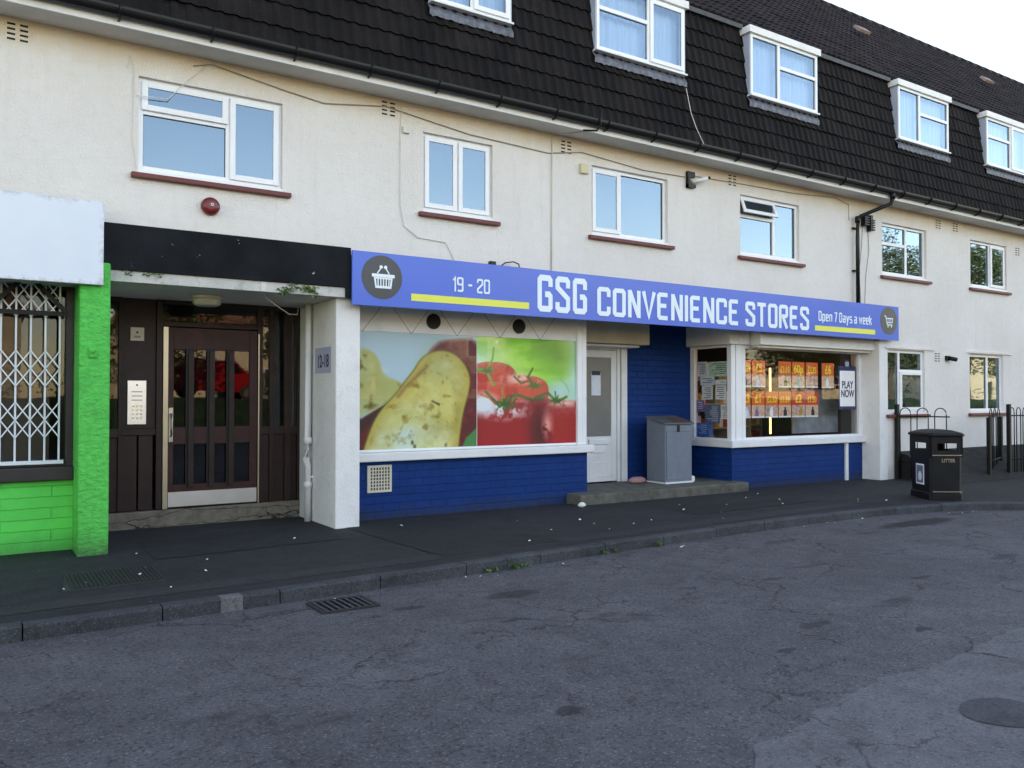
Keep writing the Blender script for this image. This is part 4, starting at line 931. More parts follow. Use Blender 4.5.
def paint_left(U, V):
    n1, n2, n3 = fbm(U, V, 3, 4), fbm(U, V, 9, 11), fbm(U, V, 15, 26)
    C = np.ones(U.shape + (3,)) * np.array([160, 190, 200.]); C = over(C, n1 * .5, (190, 205, 215))
    red = poly_sd(U, V, smooth_poly([(.55, .2), (.62, .10), (.70, .05), (1.1, .02), (1.1, 1.1), (.7, 1.1), (.6, .5)], 2))
    C = over(C, ss(red, .05), (100, 14, 24)); C = over(C, ss(red, .05) * np.clip((n3 - .5) * 4, 0, 1) * .35, (175, 60, 60))
    C = over(C, ss(poly_sd(U, V, [(-.1, .76), (.02, .74), (.34, .52), (.4, .55), (.2, 1.1), (-.1, 1.1)]), .02), (105, 18, 26))
    C = over(C, ss(poly_sd(U, V, [(-.1, .76), (.02, .74), (.34, .52), (.02, .85), (-.1, .88)]), .04) * .7, (50, 8, 14))
    lp = poly_sd(U, V, smooth_poly([(-.2, .12), (.06, .14), (.15, .22), (.19, .38), (.34, .42), (.36, .50), (.2, .62), (.0, .73), (-.2, .8)], 2))
    C = over(C, ss(lp, .015), (176, 186, 140)); C = over(C, ss(lp, .03) * np.clip(n1 * 2 - .6, 0, 1), (165, 160, 85)); C = over(C, ss(lp + .02, .04) * np.clip((n2 - .55) * 5, 0, 1), (110, 90, 30))
    bp_ = poly_sd(U, V, smooth_poly([(.0, 1.15), (.08, .85), (.16, .68), (.30, .53), (.36, .44), (.44, .34), (.52, .20), (.66, .14), (.80, .17), (.90, .28), (.94, .40), (.91, .55), (.86, .72), (.81, 1.15)], 2))
    C = over(C, ss(bp_ - .012, .02), (115, 105, 30)); C = over(C, ss(bp_, .015), (196, 186, 104))
    C = over(C, ss(bp_ + .05, .12) * np.clip(n1 * 2.4 - .7, 0, 1) * .7, (214, 208, 140))
    lower = np.clip((V - .62) * 4, 0, 1) * np.clip(1 - np.abs(U - .38) * 2.3, 0, 1)
    C = over(C, ss(bp_ + .03, .06) * lower * np.clip(n1 * 2.2 - .3, 0, 1), (190, 208, 196))
    up = np.clip(1 - np.hypot(U - .68, V - .26) * 4, 0, 1); C = over(C, up * .6, (150, 160, 120))
    C = over(C, ss(bp_ + .02, .04) * np.clip((n2 - .60) * 6, 0, 1) * .8, (135, 105, 30)); C = over(C, ss(bp_ + .02, .04) * np.clip((n3 - .66) * 6, 0, 1) * .5, (110, 90, 35))
    C = over(C, ss(line_d(U, V, [(.60, .59), (.66, .62)]) - .008, .01), (70, 55, 30))
    for (a, b) in ((.43, .95), (.45, .985), (.72, .98)): C = over(C, ss(np.hypot((U - a) * 1.5, (V - b)) - .012 * (1 + n2), .02) * .8, (60, 60, 30))
    C = over(C, ss(bp_ + .02, .04) * np.clip((fbm(U, V, 41, 6) - .5) * 4, 0, 1) * .45, (140, 130, 70)); C = over(C, ss(bp_ + .04, .06) * np.clip((fbm(U, V, 51, 8) - .52) * 5, 0, 1) * .4, (214, 212, 170))
    rim = ss(bp_, .015) * np.clip((bp_ + .11) * 9, 0, 1); C = over(C, rim * .45, (165, 140, 60))
    C = over(C, ss(line_d(U, V, [(.31, .55), (.37, .47), (.55, .29)]) - .012, .03) * .5, (120, 70, 40))
    g = poly_sd(U, V, [(1.1, .74), (1.1, 1.1), (.82, 1.1), (.9, .92)]); C = over(C, ss(g, .02), (60, 130, 70))
    return C
def paint_right(U, V):
    n1, n2, n3 = fbm(U, V, 23, 3), fbm(U * .5 + V * .4, V * 1.2, 29, 7), fbm(U, V, 35, 22)
    C = np.ones(U.shape + (3,)) * np.array([105, 190, 45.])
    C = over(C, np.clip((n2 - .35) * 4, 0, 1) * .8, (150, 215, 80)); C = over(C, np.clip((n1 - .5) * 5, 0, 1) * .6, (70, 150, 30))
    C = over(C, np.clip(1 - np.abs(U - .12 - V * .9) * 5, 0, 1) * np.clip(1 - V * 1.4, 0, 1) * .75, (205, 230, 160))
    C = over(C, np.clip((U - .84) * 8, 0, 1) * .9, (165, 210, 205)); C = over(C, np.clip(1 - np.hypot((U - .82) * 1.3, (V - .50) * 1.8) * 3.2, 0, 1) * 1.2, (150, 200, 200))
    C = over(C, np.clip(1 - np.hypot(U * 2.2, (V - .24) * 3) * 1.4, 0, 1), (190, 225, 215)); C = over(C, np.clip(1 - np.hypot((U - .80) * 3, (V - .15) * 4), 0, 1) * .8, (60, 140, 25))
    def tom(cx, cy, rx, ry, c1, c2, p=2.6):
        nonlocal C
        d = (np.abs((U - cx) / rx) ** p + np.abs((V - cy) / ry) ** p) ** (1 / p); m_ = ss(d - 1, .05)
        C = over(C, m_, c1); C = over(C, m_ * np.clip((d - .55) * 2, 0, 1) * .5, c2); C = over(C, m_ * np.clip((.45 - (V - cy) / ry) * -1 - .0, 0, 1) * .3, c2)
        top = m_ * np.clip(-(V - cy) / ry - .45, 0, 1) * 1.3 * np.clip(n3 * 2, 0, 1); C = over(C, top * .8, (225, 160, 150))
    tom(.15, .42, .24, .19, (200, 60, 45), (150, 30, 30)); tom(.45, .50, .26, .15, (205, 75, 55), (160, 40, 35))
    tom(.1, .55, .3, .14, (205, 55, 40), (160, 30, 30)); tom(.6, .75, .2, .2, (150, 25, 28), (110, 15, 25))
    tom(.93, .90, .36, .31, (170, 30, 30), (105, 14, 22), 3); tom(.24, .94, .33, .34, (165, 28, 32), (100, 14, 22), 3.2)
    C = over(C, np.clip(1 - np.hypot((U - .63) * 7, (V - .88) * 2.6), 0, 1) * .9, (75, 10, 18))
    C = over(C, np.clip(1 - np.hypot((U - .70) * 12, (V - .82) * 5.5), 0, 1) * 1.2 * np.clip((n3 - .3) * 5, 0, 1), (225, 150, 140))
    hl = np.clip(1 - np.hypot((U - .27) * 3.2, (V - .66) * 7), 0, 1); C = over(C, hl * 1.4 * np.clip((n3 - .38) * 5, 0, 1), (220, 215, 215)); 
    hl = np.clip(1 - np.hypot((U - .06) * 5, (V - .62) * 7), 0, 1); C = over(C, hl * 1.6, (215, 220, 225)); hl = np.clip(1 - np.hypot((U - .42) * 4, (V - .38) * 12), 0, 1); C = over(C, hl * 1.2 * np.clip((n3 - .35) * 5, 0, 1), (235, 190, 180))
    hl = np.clip(1 - np.hypot((U - .9) * 4, (V - .61) * 18), 0, 1); C = over(C, hl * np.clip((n3 - .35) * 5, 0, 1), (235, 190, 180))
    for ln, w_, c in (([(.08, .50), (.22, .64), (.30, .56), (.38, .53), (.55, .58), (.66, .56)], .013, (60, 95, 40)), ([(.30, .56), (.26, .66), (.25, .56)], .010, (75, 120, 45)),
                      ([(.38, .53), (.36, .60), (.30, .66)], .009, (70, 110, 45)), ([(.55, .44), (.50, .36), (.545, .28)], .009, (50, 95, 35)), ([(.50, .40), (.43, .42), (.36, .36)], .008, (80, 90, 45)),
                      ([(.57, .56), (.70, .51), (.80, .60), (.9, .55)], .012, (65, 85, 45)), ([(.78, .50), (.79, .58)], .007, (60, 90, 45)), ([(.57, .46), (.65, .43)], .006, (75, 100, 60)),
                      ([(.16, .1), (.15, .2), (.11, .28), (.09, .33)], .008, (90, 170, 60)), ([(.02, .30), (.10, .32), (.14, .30)], .018, (60, 150, 60)), ([(.10, .33), (.16, .44)], .012, (130, 150, 70)),
                      ([(.83, .37), (.90, .44), (.93, .5)], .005, (120, 170, 150)), ([(.24, .46), (.25, .54), (.22, .64)], .008, (150, 130, 60)), ([(.04, .53), (.12, .56), (.18, .62)], .008, (190, 90, 60))):
        C = over(C, ss(line_d(U, V, ln) - w_, .012), c)
    for (cx, cy, L0) in ((.27, .62, .11), (.10, .32, .07), (.56, .45, .08), (.79, .59, .08)):
        for k in range(6):
            a_ = k * 1.05 + cx * 9; p1 = (cx + L0 * math.cos(a_) * .6, cy + L0 * math.sin(a_) * .35 - .01); p2 = (cx + L0 * math.cos(a_), cy + L0 * math.sin(a_) * .75)
            C = over(C, ss(line_d(U, V, [(cx, cy), p1]) - .010, .012), (55, 95, 38)); C = over(C, ss(line_d(U, V, [p1, p2]) - .005, .010), (75, 120, 50))
    C = over(C, ss(np.hypot((U - .19) * 1.0, V - .04) - .012, .02), (235, 245, 225))
    return C
PX0, PXS, PX1, PZ0, PZ1 = 4.06, 5.92, 7.663, .90, 2.436
nx, nz = 400, 170
xs = np.linspace(PX0, PX1, nx); zs = np.linspace(PZ0, PZ1, nz); XX, ZZ = np.meshgrid(xs, zs)
UL = (XX - 4.17) / (PXS - 4.17); UR = (XX - PXS) / (7.66 - PXS); VV = (PZ1 - ZZ) / (PZ1 - PZ0)
C = np.where((XX < PXS)[..., None], paint_left(UL, VV), paint_right(UR, VV)) / 255
C = np.where(C <= .04045, C / 12.92, ((C + .055) / 1.055) ** 2.4); C = np.clip(C, 0, 1) ** 1.12 * 1.18; C = np.clip(C + (C - C.mean(2, keepdims=True)) * .02, 0, .95)
me = bpy.data.meshes.new('window_poster')
verts = np.stack([XX.ravel() - 5.86, np.zeros(nx * nz), ZZ.ravel() - .9], 1)
idx = np.arange(nx * nz).reshape(nz, nx); quads = np.stack([idx[:-1, :-1].ravel(), idx[:-1, 1:].ravel(), idx[1:, 1:].ravel(), idx[1:, :-1].ravel()], 1)
me.from_pydata(verts.tolist(), [], quads.tolist())
ca = me.color_attributes.new('print', 'FLOAT_COLOR', 'POINT'); ca.data.foreach_set('color', np.concatenate([C.reshape(-1, 3), np.ones((nx * nz, 1))], 1).ravel())
m, n = newmat('poster_print'); at = n.n('VertexColor', layer_name='print'); n.l(at.outputs[0], n.b.inputs['Base Color'])
n.b.inputs['Roughness'].default_value = .5; n.b.inputs['Coat Weight'].default_value = 1; n.b.inputs['Coat Roughness'].default_value = .02; n.b.inputs['Coat IOR'].default_value = 1.42
M['poster'] = m; me.materials.append(m)
po = bpy.data.objects.new('window_poster', me); COL.objects.link(po); po.location = (5.86, YB + .035, .9)
tag(po, 'glossy window picture of potatoes and of red tomatoes filling the left shop window', 'poster')
MB().box(4.06, 7.664, YB + .04, YB + .06, .90, 2.438).build('backing_board', 'white_paint', sw)
MB().box(PXS - .003, PXS + .003, YB + .030, YB + .0345, .9, 2.436).build('seam', 'white_upvc', sw)
# wall vent grille and little stub
t = empty('vent_grille', (4.43, YB - .01, .35), 'square cream vent grille low on the blue brick wall', 'vent')
mb = MB(); mb.frame(4.26, 4.60, .35, .70, .03, YB - .02, YB - .001); mb.build('frame', 'aged_cream_metal', t)
mb = MB()
for k in range(7): mb.box(4.29 + k * .04, 4.306 + k * .04, YB - .018, YB - .002, .38, .67)
for k in range(6): mb.box(4.29, 4.57, YB - .0175, YB - .003, .41 + k * .043, .424 + k * .043)
mb.build('slats', 'aged_cream_metal', t); MB().box(4.29, 4.57, YB - .0018, YB - .0008, .38, .67).build('dark_back', 'black_paint', t)
t = MB(); t.tube([(4.05, .33, 0), (4.05, .33, .17)], .028, 8); t.tube([(4.05, .33, .17), (4.05, .33, .20)], .036, 8); solo(t, 'stub_pipe', 'steel', 'short metal stub pipe at the foot of the white pillar', 'pipe')

# recess with shop door
RY = 1.36
mb = MB(); mb.box(9.43, 10.95, RY, RY + .2, .0, 2.9); mb.build('recess_wall', 'blue_brick', B)
MB().box(3.973, 14.65, .26, 1.6, 2.90, 2.945).build('shop_soffit', 'soffit_white', B)
mb = MB(); mb.box(7.855, 9.43, RY + .0, RY + .2, 2.44, 2.899); mb.build('door_lintel', 'white_paint', B)
mb = MB(); mb.box(8.02, 9.62, .98, RY - .001, 2.475, 2.86); mb.build('shutter_box', 'aged_cream_metal', B, bevel=.008)
mb = MB(); mb.box(8.0, 9.50, 1.10, RY - .002, 2.43, 2.465); mb.build('shutter_guide', 'white_paint', B, bevel=.004)
fr = MB(); fr.box(7.86, 8.44, RY + .02, RY + .1, .15, 2.44); fr.box(9.30, 9.425, RY - .03, RY + .10, .15, 2.44); fr.box(9.22, 9.285, RY - .005, RY + .1, .15, 2.44); fr.box(8.44, 9.22, RY, RY + .1, 2.39, 2.44)
df = fr.build('door_frame', 'white_paint', B, bevel=.005)
dl = MB(); dl.box(8.45, 8.53, RY + .01, RY + .06, .17, 2.385); dl.box(9.10, 9.215, RY + .01, RY + .06, .17, 2.385); dl.box(8.53, 9.10, RY + .01, RY + .06, 2.26, 2.385); dl.box(8.53, 9.10, RY + .01, RY + .06, .17, .93)
sdoor = dl.build('shop_door', 'white_paint', B, bevel=.006)
mb = MB(); mb.box(8.53, 9.10, RY + .03, RY + .05, .93, 2.26); M['frosted'] = mat('frosted', (.20, .20, .19), rough=.25, var=.06); mb.build('frosted_pane', 'frosted', sdoor)
mb = MB(); mb.frame(8.62, 9.02, .26, .50, .02, RY + .004, RY + .009); mb.box(8.60, 9.02, RY - .02, RY + .009, .80, .885); mb.box(8.66, 8.95, RY - .012, RY + .009, .66, .76); mb.build('letter_plate', 'white_upvc', sdoor, bevel=.004)
t = empty('door_notice', (8.78, RY + .02, 1.62), 'white sheet with a dark heading taped inside the shop door glass', 'notice')
MB().box(8.68, 8.88, RY + .022, RY + .028, 1.62, 2.0).build('sheet', 'paper', t); MB().box(8.69, 8.87, RY + .018, RY + .0215, 1.96, 2.03).build('heading', 'ink', t)
# step slab
mb = MB(); mb.prismz([(7.46, .10), (11.06, .10), (11.06, 1.36), (7.46, 1.36)], -.02, .15); mb.build('shop_step', 'step_concrete', B, bevel=.02)

# bay window
BX = 10.95; BF = .38
mb = MB(); mb.box(BX, BX + .2, BF + .18, RY + .3, -.05, .72); mb.box(BX, 14.654, BF, BF + .18, -.05, .72); mb.build('bay_wall', 'blue_brick', B)['label'] = 'blue painted brick wall under the bay window'
mb = MB(); mb.prismz([(BX - .08, BF - .09), (14.654, BF - .09), (14.654, BF + .12), (BX + .12, BF + .12), (BX + .12, RY), (BX - .08, RY)], .722, .835); mb.build('shop_sill', 'white_paint', B, bevel=.012)
fr = MB()
fr.box(BX, BX + .10, BF, BF + .10, .836, 2.60); fr.box(BX + .115, BX + .27, BF - .004, BF + .09, .836, 2.60); fr.box(BX + .28, BX + .36, BF, BF + .10, .836, 2.60)   # corner posts
fr.box(BX + .005, BX + .09, RY - .10, RY, .836, 2.5); fr.box(BX + .01, BX + .09, BF + .10, RY - .1, .836, .875); fr.box(BX + .01, BX + .09, BF + .10, RY - .1, 2.46, 2.5)
fr.box(14.56, 14.654, BF, BF + .10, .836, 2.5); fr.box(BX + .36, 14.56, BF + .005, BF + .095, .836, .885); fr.box(BX + .36, 14.56, BF + .005, BF + .095, 2.44, 2.5)
bay = fr.build('bay_window', 'white_upvc', B, bevel=.005)
mb = MB(); mb.add([(BX + .36, BF + .05, .885), (14.56, BF + .05, .885), (14.56, BF + .05, 2.44), (BX + .36, BF + .05, 2.44)], [(0, 1, 2, 3)])
mb.add([(BX + .05, RY - .1, .875), (BX + .05, BF + .1, .875), (BX + .05, BF + .1, 2.46), (BX + .05, RY - .1, 2.46)], [(0, 1, 2, 3)]); mb.build('pane', 'glass_shop', bay)
mb = MB(); mb.box(BX - .10, BX + .12, BF - .06, RY, 2.505, 2.88); mb.box(BX + .125, BX + .40, BF - .06, BF + .14, 2.505, 2.88); mb.build('shutter_box', 'white_paint', B, bevel=.008)
mb = MB(); mb.box(BX + .42, 14.65, .10, BF + .14, 2.50, 2.86); mb.build('shutter_box', 'white_paint', B, bevel=.008)
mb = MB(); mb.box(BX + .42, 14.65, .16, .30, 2.455, 2.498); mb.build('shutter_guide', 'aged_cream_metal', B)
t = MB(); t.box(14.08, 14.16, BF - .035, BF - .002, .0, .72); solo(t, 'conduit', 'white_paint', 'narrow white conduit running up the blue wall under the bay window', 'conduit')
# shop interior
mb = MB(); mb.box(4.0, 14.6, 6.0, 6.1, .02, 2.9); mb.box(BX + .25, BX + .30, RY + .4, 2.4, .02, 2.9); mb.build('shop_back_wall', 'interior', B)
shelf_g = 'shelf units inside the shop'
for si, (x, y) in enumerate([(11.7, 1.5), (12.75, 1.9), (13.8, 2.5), (12.2, 4.2), (14.1, 4.6), (16.2, 9)][:5]):
    t = empty('shelf_unit', (x, y, .02), ['stocked shelf unit just inside the bay window, nearest the corner post', 'stocked shelf unit behind the price cards in the middle of the bay window',
              'stocked shelf unit inside the bay window nearest the right pillar', 'stocked shelf unit at the back of the shop, left one', 'stocked shelf unit at the back of the shop, right one'][si], 'shelves', shelf_g)
    mb = MB()
    for xx in (x - .45, x + .42): mb.box(xx, xx + .03, y, y + .4, .02, 2.1)
    for k in range(5): mb.box(x - .42, x + .42, y, y + .4, .1 + k * .45, .125 + k * .45)
    mb.build('frame', 'shelf_metal', t)
    for mi_, mt in enumerate(('goods_green', 'goods_yellow', 'goods_red', 'goods_tan', 'paper_white')):
        g = MB(); rg = random.Random(si * 9 + mi_)
        for k in range(5):
            for c_ in range(7):
                if (c_ * 3 + k * 2 + si) % 5 == mi_: g.box(x - .41 + c_ * .118, x - .31 + c_ * .118, y + .02, y + .2, .127 + k * .45, .127 + k * .45 + rg.uniform(.15, .33))
        g.build('goods', mt, t)
mb = MB(); mb.box(11.35, 14.6, 1.2, 1.24, .02, .85); mb.build('counter_back', 'interior_dark', B)
for i, (x, y, z0, z1) in enumerate([(12.70, 1.0, .9, 2.15)]):
    t = MB(); t.tube([(x, y, z0), (x, y, z1)], .018, 8); o = solo(t, 'tube_lamp', 'warm_lamp', 'thin glowing amber tube lamp upright behind the price cards', 'lamp')
for (x, y) in ((12.3, 3.2),):
    t = MB(); t.box(x - .9, x + .9, y - .06, y + .06, 2.80, 2.86); solo(t, 'ceiling_tube_light', 'warm_lamp', 'warm lit tube light on the shop ceiling', 'lamp')
t = MB(); t.box(BX + .5, BX + .9, 1.5, 2.0, 2.70, 2.88); solo(t, 'lit_menu_box', 'warm_lamp', 'warm lit box at the top of the narrow side window', 'light box')
M['pale_cloth'] = mat('pale_cloth', (.30, .34, .38), rough=.9, var=.25, vscale=5)
t = MB(); t.box(13.15, 14.55, .85, .87, .9, 1.75); solo(t, 'backing_cloth', 'pale_cloth', 'pale grey cloth screen low behind the right part of the bay window', 'screen')

# price cards
cards = [((11.28, 11.51), 0, '1.39', 0), ((11.54, 11.89), 0, '\u00a35', 0), ((12.25, 12.60), 0, '\u00a31.10', 0), ((12.63, 12.98), 0, '60p', 0), ((13.02, 13.37), 0, '\u00a33.75', 0), ((13.49, 13.85), 0, '\u00a36', 0),
         ((11.27, 11.50), 1, '\u00a33', 0), ((11.53, 11.87), 1, '\u00a31', 0), ((11.89, 12.23), 1, '\u00a32.50', 0), ((12.25, 12.59), 1, '\u00a31.39', 0), ((12.62, 12.98), 1, '\u00a32', 1), ((13.01, 13.37), 1, '\u00a31.50', 1)]
blob = ['goods_green', 'paper', 'goods_green', 'paper_green', 'card_pale', 'paper_white', 'paper', 'paper_purple', 'paper_white', 'ink', 'goods_yellow', 'ink']
for i, ((a, b), row, txt, rd) in enumerate(cards):
    z0 = 1.77 if row == 0 else 1.225; z1 = z0 + .475; yc = BF + .055
    t = empty('price_card', ((a + b) / 2, yc, z0), 'orange price card reading %s in the %s row in the bay window' % (txt.replace('\u00a3', '') + (' pounds' if 'p' not in txt else ''), ('upper', 'lower')[row]), 'price card', 'price cards hung in the bay window')
    MB().box(a, b, yc + .001, yc + .006, z0 + .225, z1).build('heading', 'card_red' if rd else 'card_orange', t)
    MB().box(a, b, yc + .001, yc + .0061, z0 + .028, z0 + .225).build('picture', 'card_pale' if i % 2 else 'card_photo', t)
    MB().box(a, b, yc + .001, yc + .006, z0, z0 + .028).build('footer', 'paper_white', t)
    mb = MB(); wall_text(mb, txt, (a + b) / 2, z0 + .275, yc, .21 if len(txt) < 4 else .16, .85 if len(txt) < 4 else .72, .0008); mb.build('lettering', 'card_yellow', t)
    mb = MB(); cx = (a + b) / 2 + random.uniform(-.04, .06); mb.prism([(cx - .045, z0 + .03), (cx + .045, z0 + .03), (cx + .045, z0 + .12), (cx + .02, z0 + .15), (cx + .02, z0 + .19), (cx - .02, z0 + .19), (cx - .02, z0 + .15), (cx - .045, z0 + .12)], yc - .001, yc + .0008); mb.build('product', blob[i], t)
t = empty('lottery_sign', (14.31, BF + .05, 1.36), 'white panel reading PLAY NOW with a dark blue border in the bay window', 'sign')
MB().box(13.98, 14.54, BF + .054, BF + .060, 1.36, 2.20).build('border', 'navy', t)
MB().box(14.03, 14.50, BF + .050, BF + .0535, 1.42, 2.11).build('panel', 'brightened_panel', t)
mb = MB(); mb.disc((14.26, 2.24), .085, BF + .0545, BF + .0602, 20); mb.build('roundel', 'navy', t)
mb = MB(); wall_text(mb, 'PLAY', 14.265, 1.77, BF + .049, .20, .78); wall_text(mb, 'NOW', 14.265, 1.60, BF + .049, .20, .78); mb.build('lettering', 'ink', t)
mb = MB(); mb.frame(14.215, 14.305, 2.20, 2.28, .014, BF + .051, BF + .0540); mb.box(14.23, 14.29, BF + .0515, BF + .054, 2.235, 2.25); mb.build('emblem', 'paper_white', t)
# notices in the narrow side window (plane facing -X)
papers = [(.99, 1.22, 1.97, 2.23, 'paper', 'pale sheet at the top left of the side window'), (.51, .96, 1.96, 2.22, 'paper_green', 'wide pale green poster at the top of the side window'),
          (.82, 1.16, 1.805, 1.965, 'paper', 'wide pale sheet above two small ones in the side window'), (.86, 1.12, 1.55, 1.80, 'paper_white', 'white form second down on the left of the side window'),
          (.54, .80, 1.815, 1.90, 'paper_white', 'small white slip above a form in the side window'), (.55, .80, 1.55, 1.80, 'paper_white', 'white form on the right of the side window'),
          (1.06, 1.255, 1.33, 1.54, 'paper_purple', 'purple patterned leaflet in the side window'), (.70, 1.05, 1.13, 1.46, 'paper_navy', 'navy and white poster low in the side window'),
          (.485, .68, 1.21, 1.46, 'paper_white', 'blank white sheet beside the navy poster'), (.97, 1.255, .885, 1.13, 'paper_blue', 'bright blue carton at the foot of the side window')]
for i, (y0, y1, z0, z1, mt, lb) in enumerate(papers):
    t = empty('window_notice', (BX + .04, (y0 + y1) / 2, z0), lb, 'notice', 'notices in the side window')
    xx = BX + .055 + .002 * (i % 3)
    MB().box(xx, xx + .0015 if mt != 'paper_blue' else xx + .12, y0, y1, z0, z1).build('sheet', mt, t)
    mb = MB(); rg = random.Random(i)
    for k in range(int((z1 - z0) / .035) - 1):
        ya = y0 + .03 + rg.uniform(0, .03); mb.box(xx - .0012, xx - .0002, ya, min(y1 - .03, ya + (y1 - y0) * rg.uniform(.35, .8)), z1 - .045 - k * .035, z1 - .035 - k * .035)
    mb.build('print', 'ink' if mt in ('paper', 'paper_white', 'paper_green') else 'paper_white', t)

# the long blue fascia sign
t = empty('shop_sign', (9.4, -.1, 2.69), 'long blue fascia sign reading GSG CONVENIENCE STORES with round basket and trolley badges', 'sign')
YS = -.17
MB().box(3.80, 15.03, YS, YS + .035, 2.69, 3.345).build('panel', 'blue_sign', t, bevel=.003)
mb = MB(); mb.box(3.85, 14.65, YS + .036, -.002, 2.72, 3.31); mb.build('backing_frame', 'dark_frame', t)
mb = MB()
sign_text(mb, '19 - 20', 5.17, 5.73, 2.945, 3.135, YS, gap=.5)
mb.build('lettering', 'sign_white', t)['label'] = 'white street numbers 19 - 20'
mb = MB(); sign_text(mb, 'GSG', 6.50, 7.36, 2.765, 3.275, YS, gap=.66, t=.38); mb.build('lettering', 'sign_white', t)['label'] = 'tall white letters GSG'
mb = MB(); sign_text(mb, 'CONVENIENCE', 7.55, 10.53, 2.765, 3.185, YS, gap=.62, t=.37); mb.build('lettering', 'sign_white', t)['label'] = 'white word CONVENIENCE'
mb = MB(); sign_text(mb, 'STORES', 10.68, 12.31, 2.765, 3.175, YS, gap=.62, t=.37); mb.build('lettering', 'sign_white', t)['label'] = 'white word STORES'
mb = MB(); sign_text(mb, 'Open 7 Days a week', 12.58, 14.15, 2.95, 3.13, YS, gap=.62, t=.32); mb.build('lettering', 'sign_white', t)['label'] = 'small white words Open 7 Days a week'
MB().box(4.58, 6.36, YS - .003, YS - .0005, 2.785, 2.875).build('yellow_bar', 'sign_yellow', t); MB().box(12.48, 14.26, YS - .003, YS - .0005, 2.775, 2.865).build('yellow_bar', 'sign_yellow', t)
b1 = MB().disc((4.185, 3.045), .268, YS - .003, YS - .0005, 48).build('badge', 'sign_dark', t); b2 = MB().disc((14.70, 3.06), .268, YS - .003, YS - .0005, 48).build('badge', 'sign_dark', t)
mb = MB(); cx, cz = 4.20, 3.03
for q_ in ([(-.15, .055), (.15, .055), (.15, .015), (-.15, .015)], [(-.125, .012), (-.10, .012), (-.085, -.12), (-.105, -.12)], [(.125, .012), (.10, .012), (.085, -.12), (.105, -.12)], [(-.085, -.09), (.085, -.09), (.085, -.12), (-.085, -.12)],
           [(-.1, .012), (.1, .012), (.1, -.006), (-.1, -.006)]):
    mb.prism([(cx + a, cz + b) for a, b in q_], YS - .006, YS - .0035)
for k in range(5): mb.box(cx - .077 + k * .036, cx - .062 + k * .036, YS - .0058, YS - .0035, cz - .09, cz - .006)
bar(mb, cx - .08, cz + .06, cx - .03, cz + .13, .014, YS - .0065, YS - .0035); bar(mb, cx + .08, cz + .06, cx + .03, cz + .13, .014, YS - .0065, YS - .0035)
mb.disc((cx - .03, cz + .14), .022, YS - .007, YS - .0035, 14); mb.disc((cx + .03, cz + .14), .022, YS - .007, YS - .0035, 14); mb.build('basket_icon', 'sign_white', b1)
mb = MB(); cx, cz = 14.70, 3.05
bar(mb, cx - .14, cz + .10, cx - .09, cz + .09, .022, YS - .0062, YS - .0035); bar(mb, cx - .10, cz + .095, cx - .055, cz - .07, .020, YS - .0058, YS - .0035)
bar(mb, cx - .05, cz - .068, cx + .11, cz - .068, .018, YS - .0060, YS - .0035); bar(mb, cx - .078, cz + .055, cx + .13, cz + .055, .020, YS - .0064, YS - .0035); bar(mb, cx + .12, cz + .05, cx + .10, cz - .03, .018, YS - .0066, YS - .0035)
bar(mb, cx - .06, cz - .026, cx + .11, cz - .026, .016, YS - .0068, YS - .0035)
for k in range(3): bar(mb, cx - .03 + k * .045, cz + .05, cx - .025 + k * .04, cz - .02, .010, YS - .0056, YS - .0035)
for k in (-.03, .08): mb.disc((cx + k, cz - .10), .018, YS - .006, YS - .0035, 12)
mb.build('trolley_icon', 'sign_white', b2)
t = MB(); t.tube([(5.95, -.10, 3.35), (6.02, -.10, 3.40), (6.15, -.1, 3.425), (6.24, -.1, 3.40), (6.25, -.1, 3.33)], .009, 6); t.box(5.78, 5.86, -.12, -.05, 3.345, 3.40)
solo(t, 'sign_cable', 'black_plastic', 'black cable loop standing on top of the blue sign', 'cable')

# ------------------------------------------------------------------ grey locker on the step
t = empty('storage_locker', (9.92, .84, .15), 'grey metal locker with a sloping rusty lid standing on the shop step', 'locker')
lx0, lx1, ly0, ly1 = 9.62, 10.24, .62, 1.06
mb = MB(); mb.add([(lx0, ly0, .18), (lx1, ly0, .18), (lx1, ly1, .18), (lx0, ly1, .18), (lx0, ly0, 1.13), (lx1, ly0, 1.13), (lx1, ly1, 1.24), (lx0, ly1, 1.24)],
                  [(0, 3, 2, 1), (4, 5, 6, 7), (0, 1, 5, 4), (1, 2, 6, 5), (2, 3, 7, 6), (3, 0, 4, 7)]); mb.build('body', 'grey_locker', t, bevel=.008)
mb = MB(); mb.add([(lx0 - .03, ly0 - .03, 1.132), (lx1 + .03, ly0 - .03, 1.132), (lx1 + .03, ly1, 1.243), (lx0 - .03, ly1, 1.243), (lx0 - .03, ly0 - .03, 1.16), (lx1 + .03, ly0 - .03, 1.16), (lx1 + .03, ly1, 1.275), (lx0 - .03, ly1, 1.275)],
                  [(0, 3, 2, 1), (4, 5, 6, 7), (0, 1, 5, 4), (1, 2, 6, 5), (2, 3, 7, 6), (3, 0, 4, 7)]); mb.build('lid', 'locker_top', t, bevel=.006)
mb = MB(); mb.add([(lx0 + .2, ly0 + .0, 1.172), (lx1 + .02, ly0 + .0, 1.172), (lx1 + .02, ly0 + .26, 1.24), (lx0 + .3, ly0 + .30, 1.25)], [(0, 1, 2, 3)]); mb.build('rust_patch', 'locker_rust', t)
dr = MB().box(lx0 + .03, lx1 - .02, ly0 - .014, ly0 - .001, .22, 1.0).build('door', 'grey_locker', t, bevel=.004)
MB().box(lx0 + .01, lx1 - .01, ly0 - .010, ly0 - .0008, 1.015, 1.12).build('top_flap', 'grey_locker', t, bevel=.003)
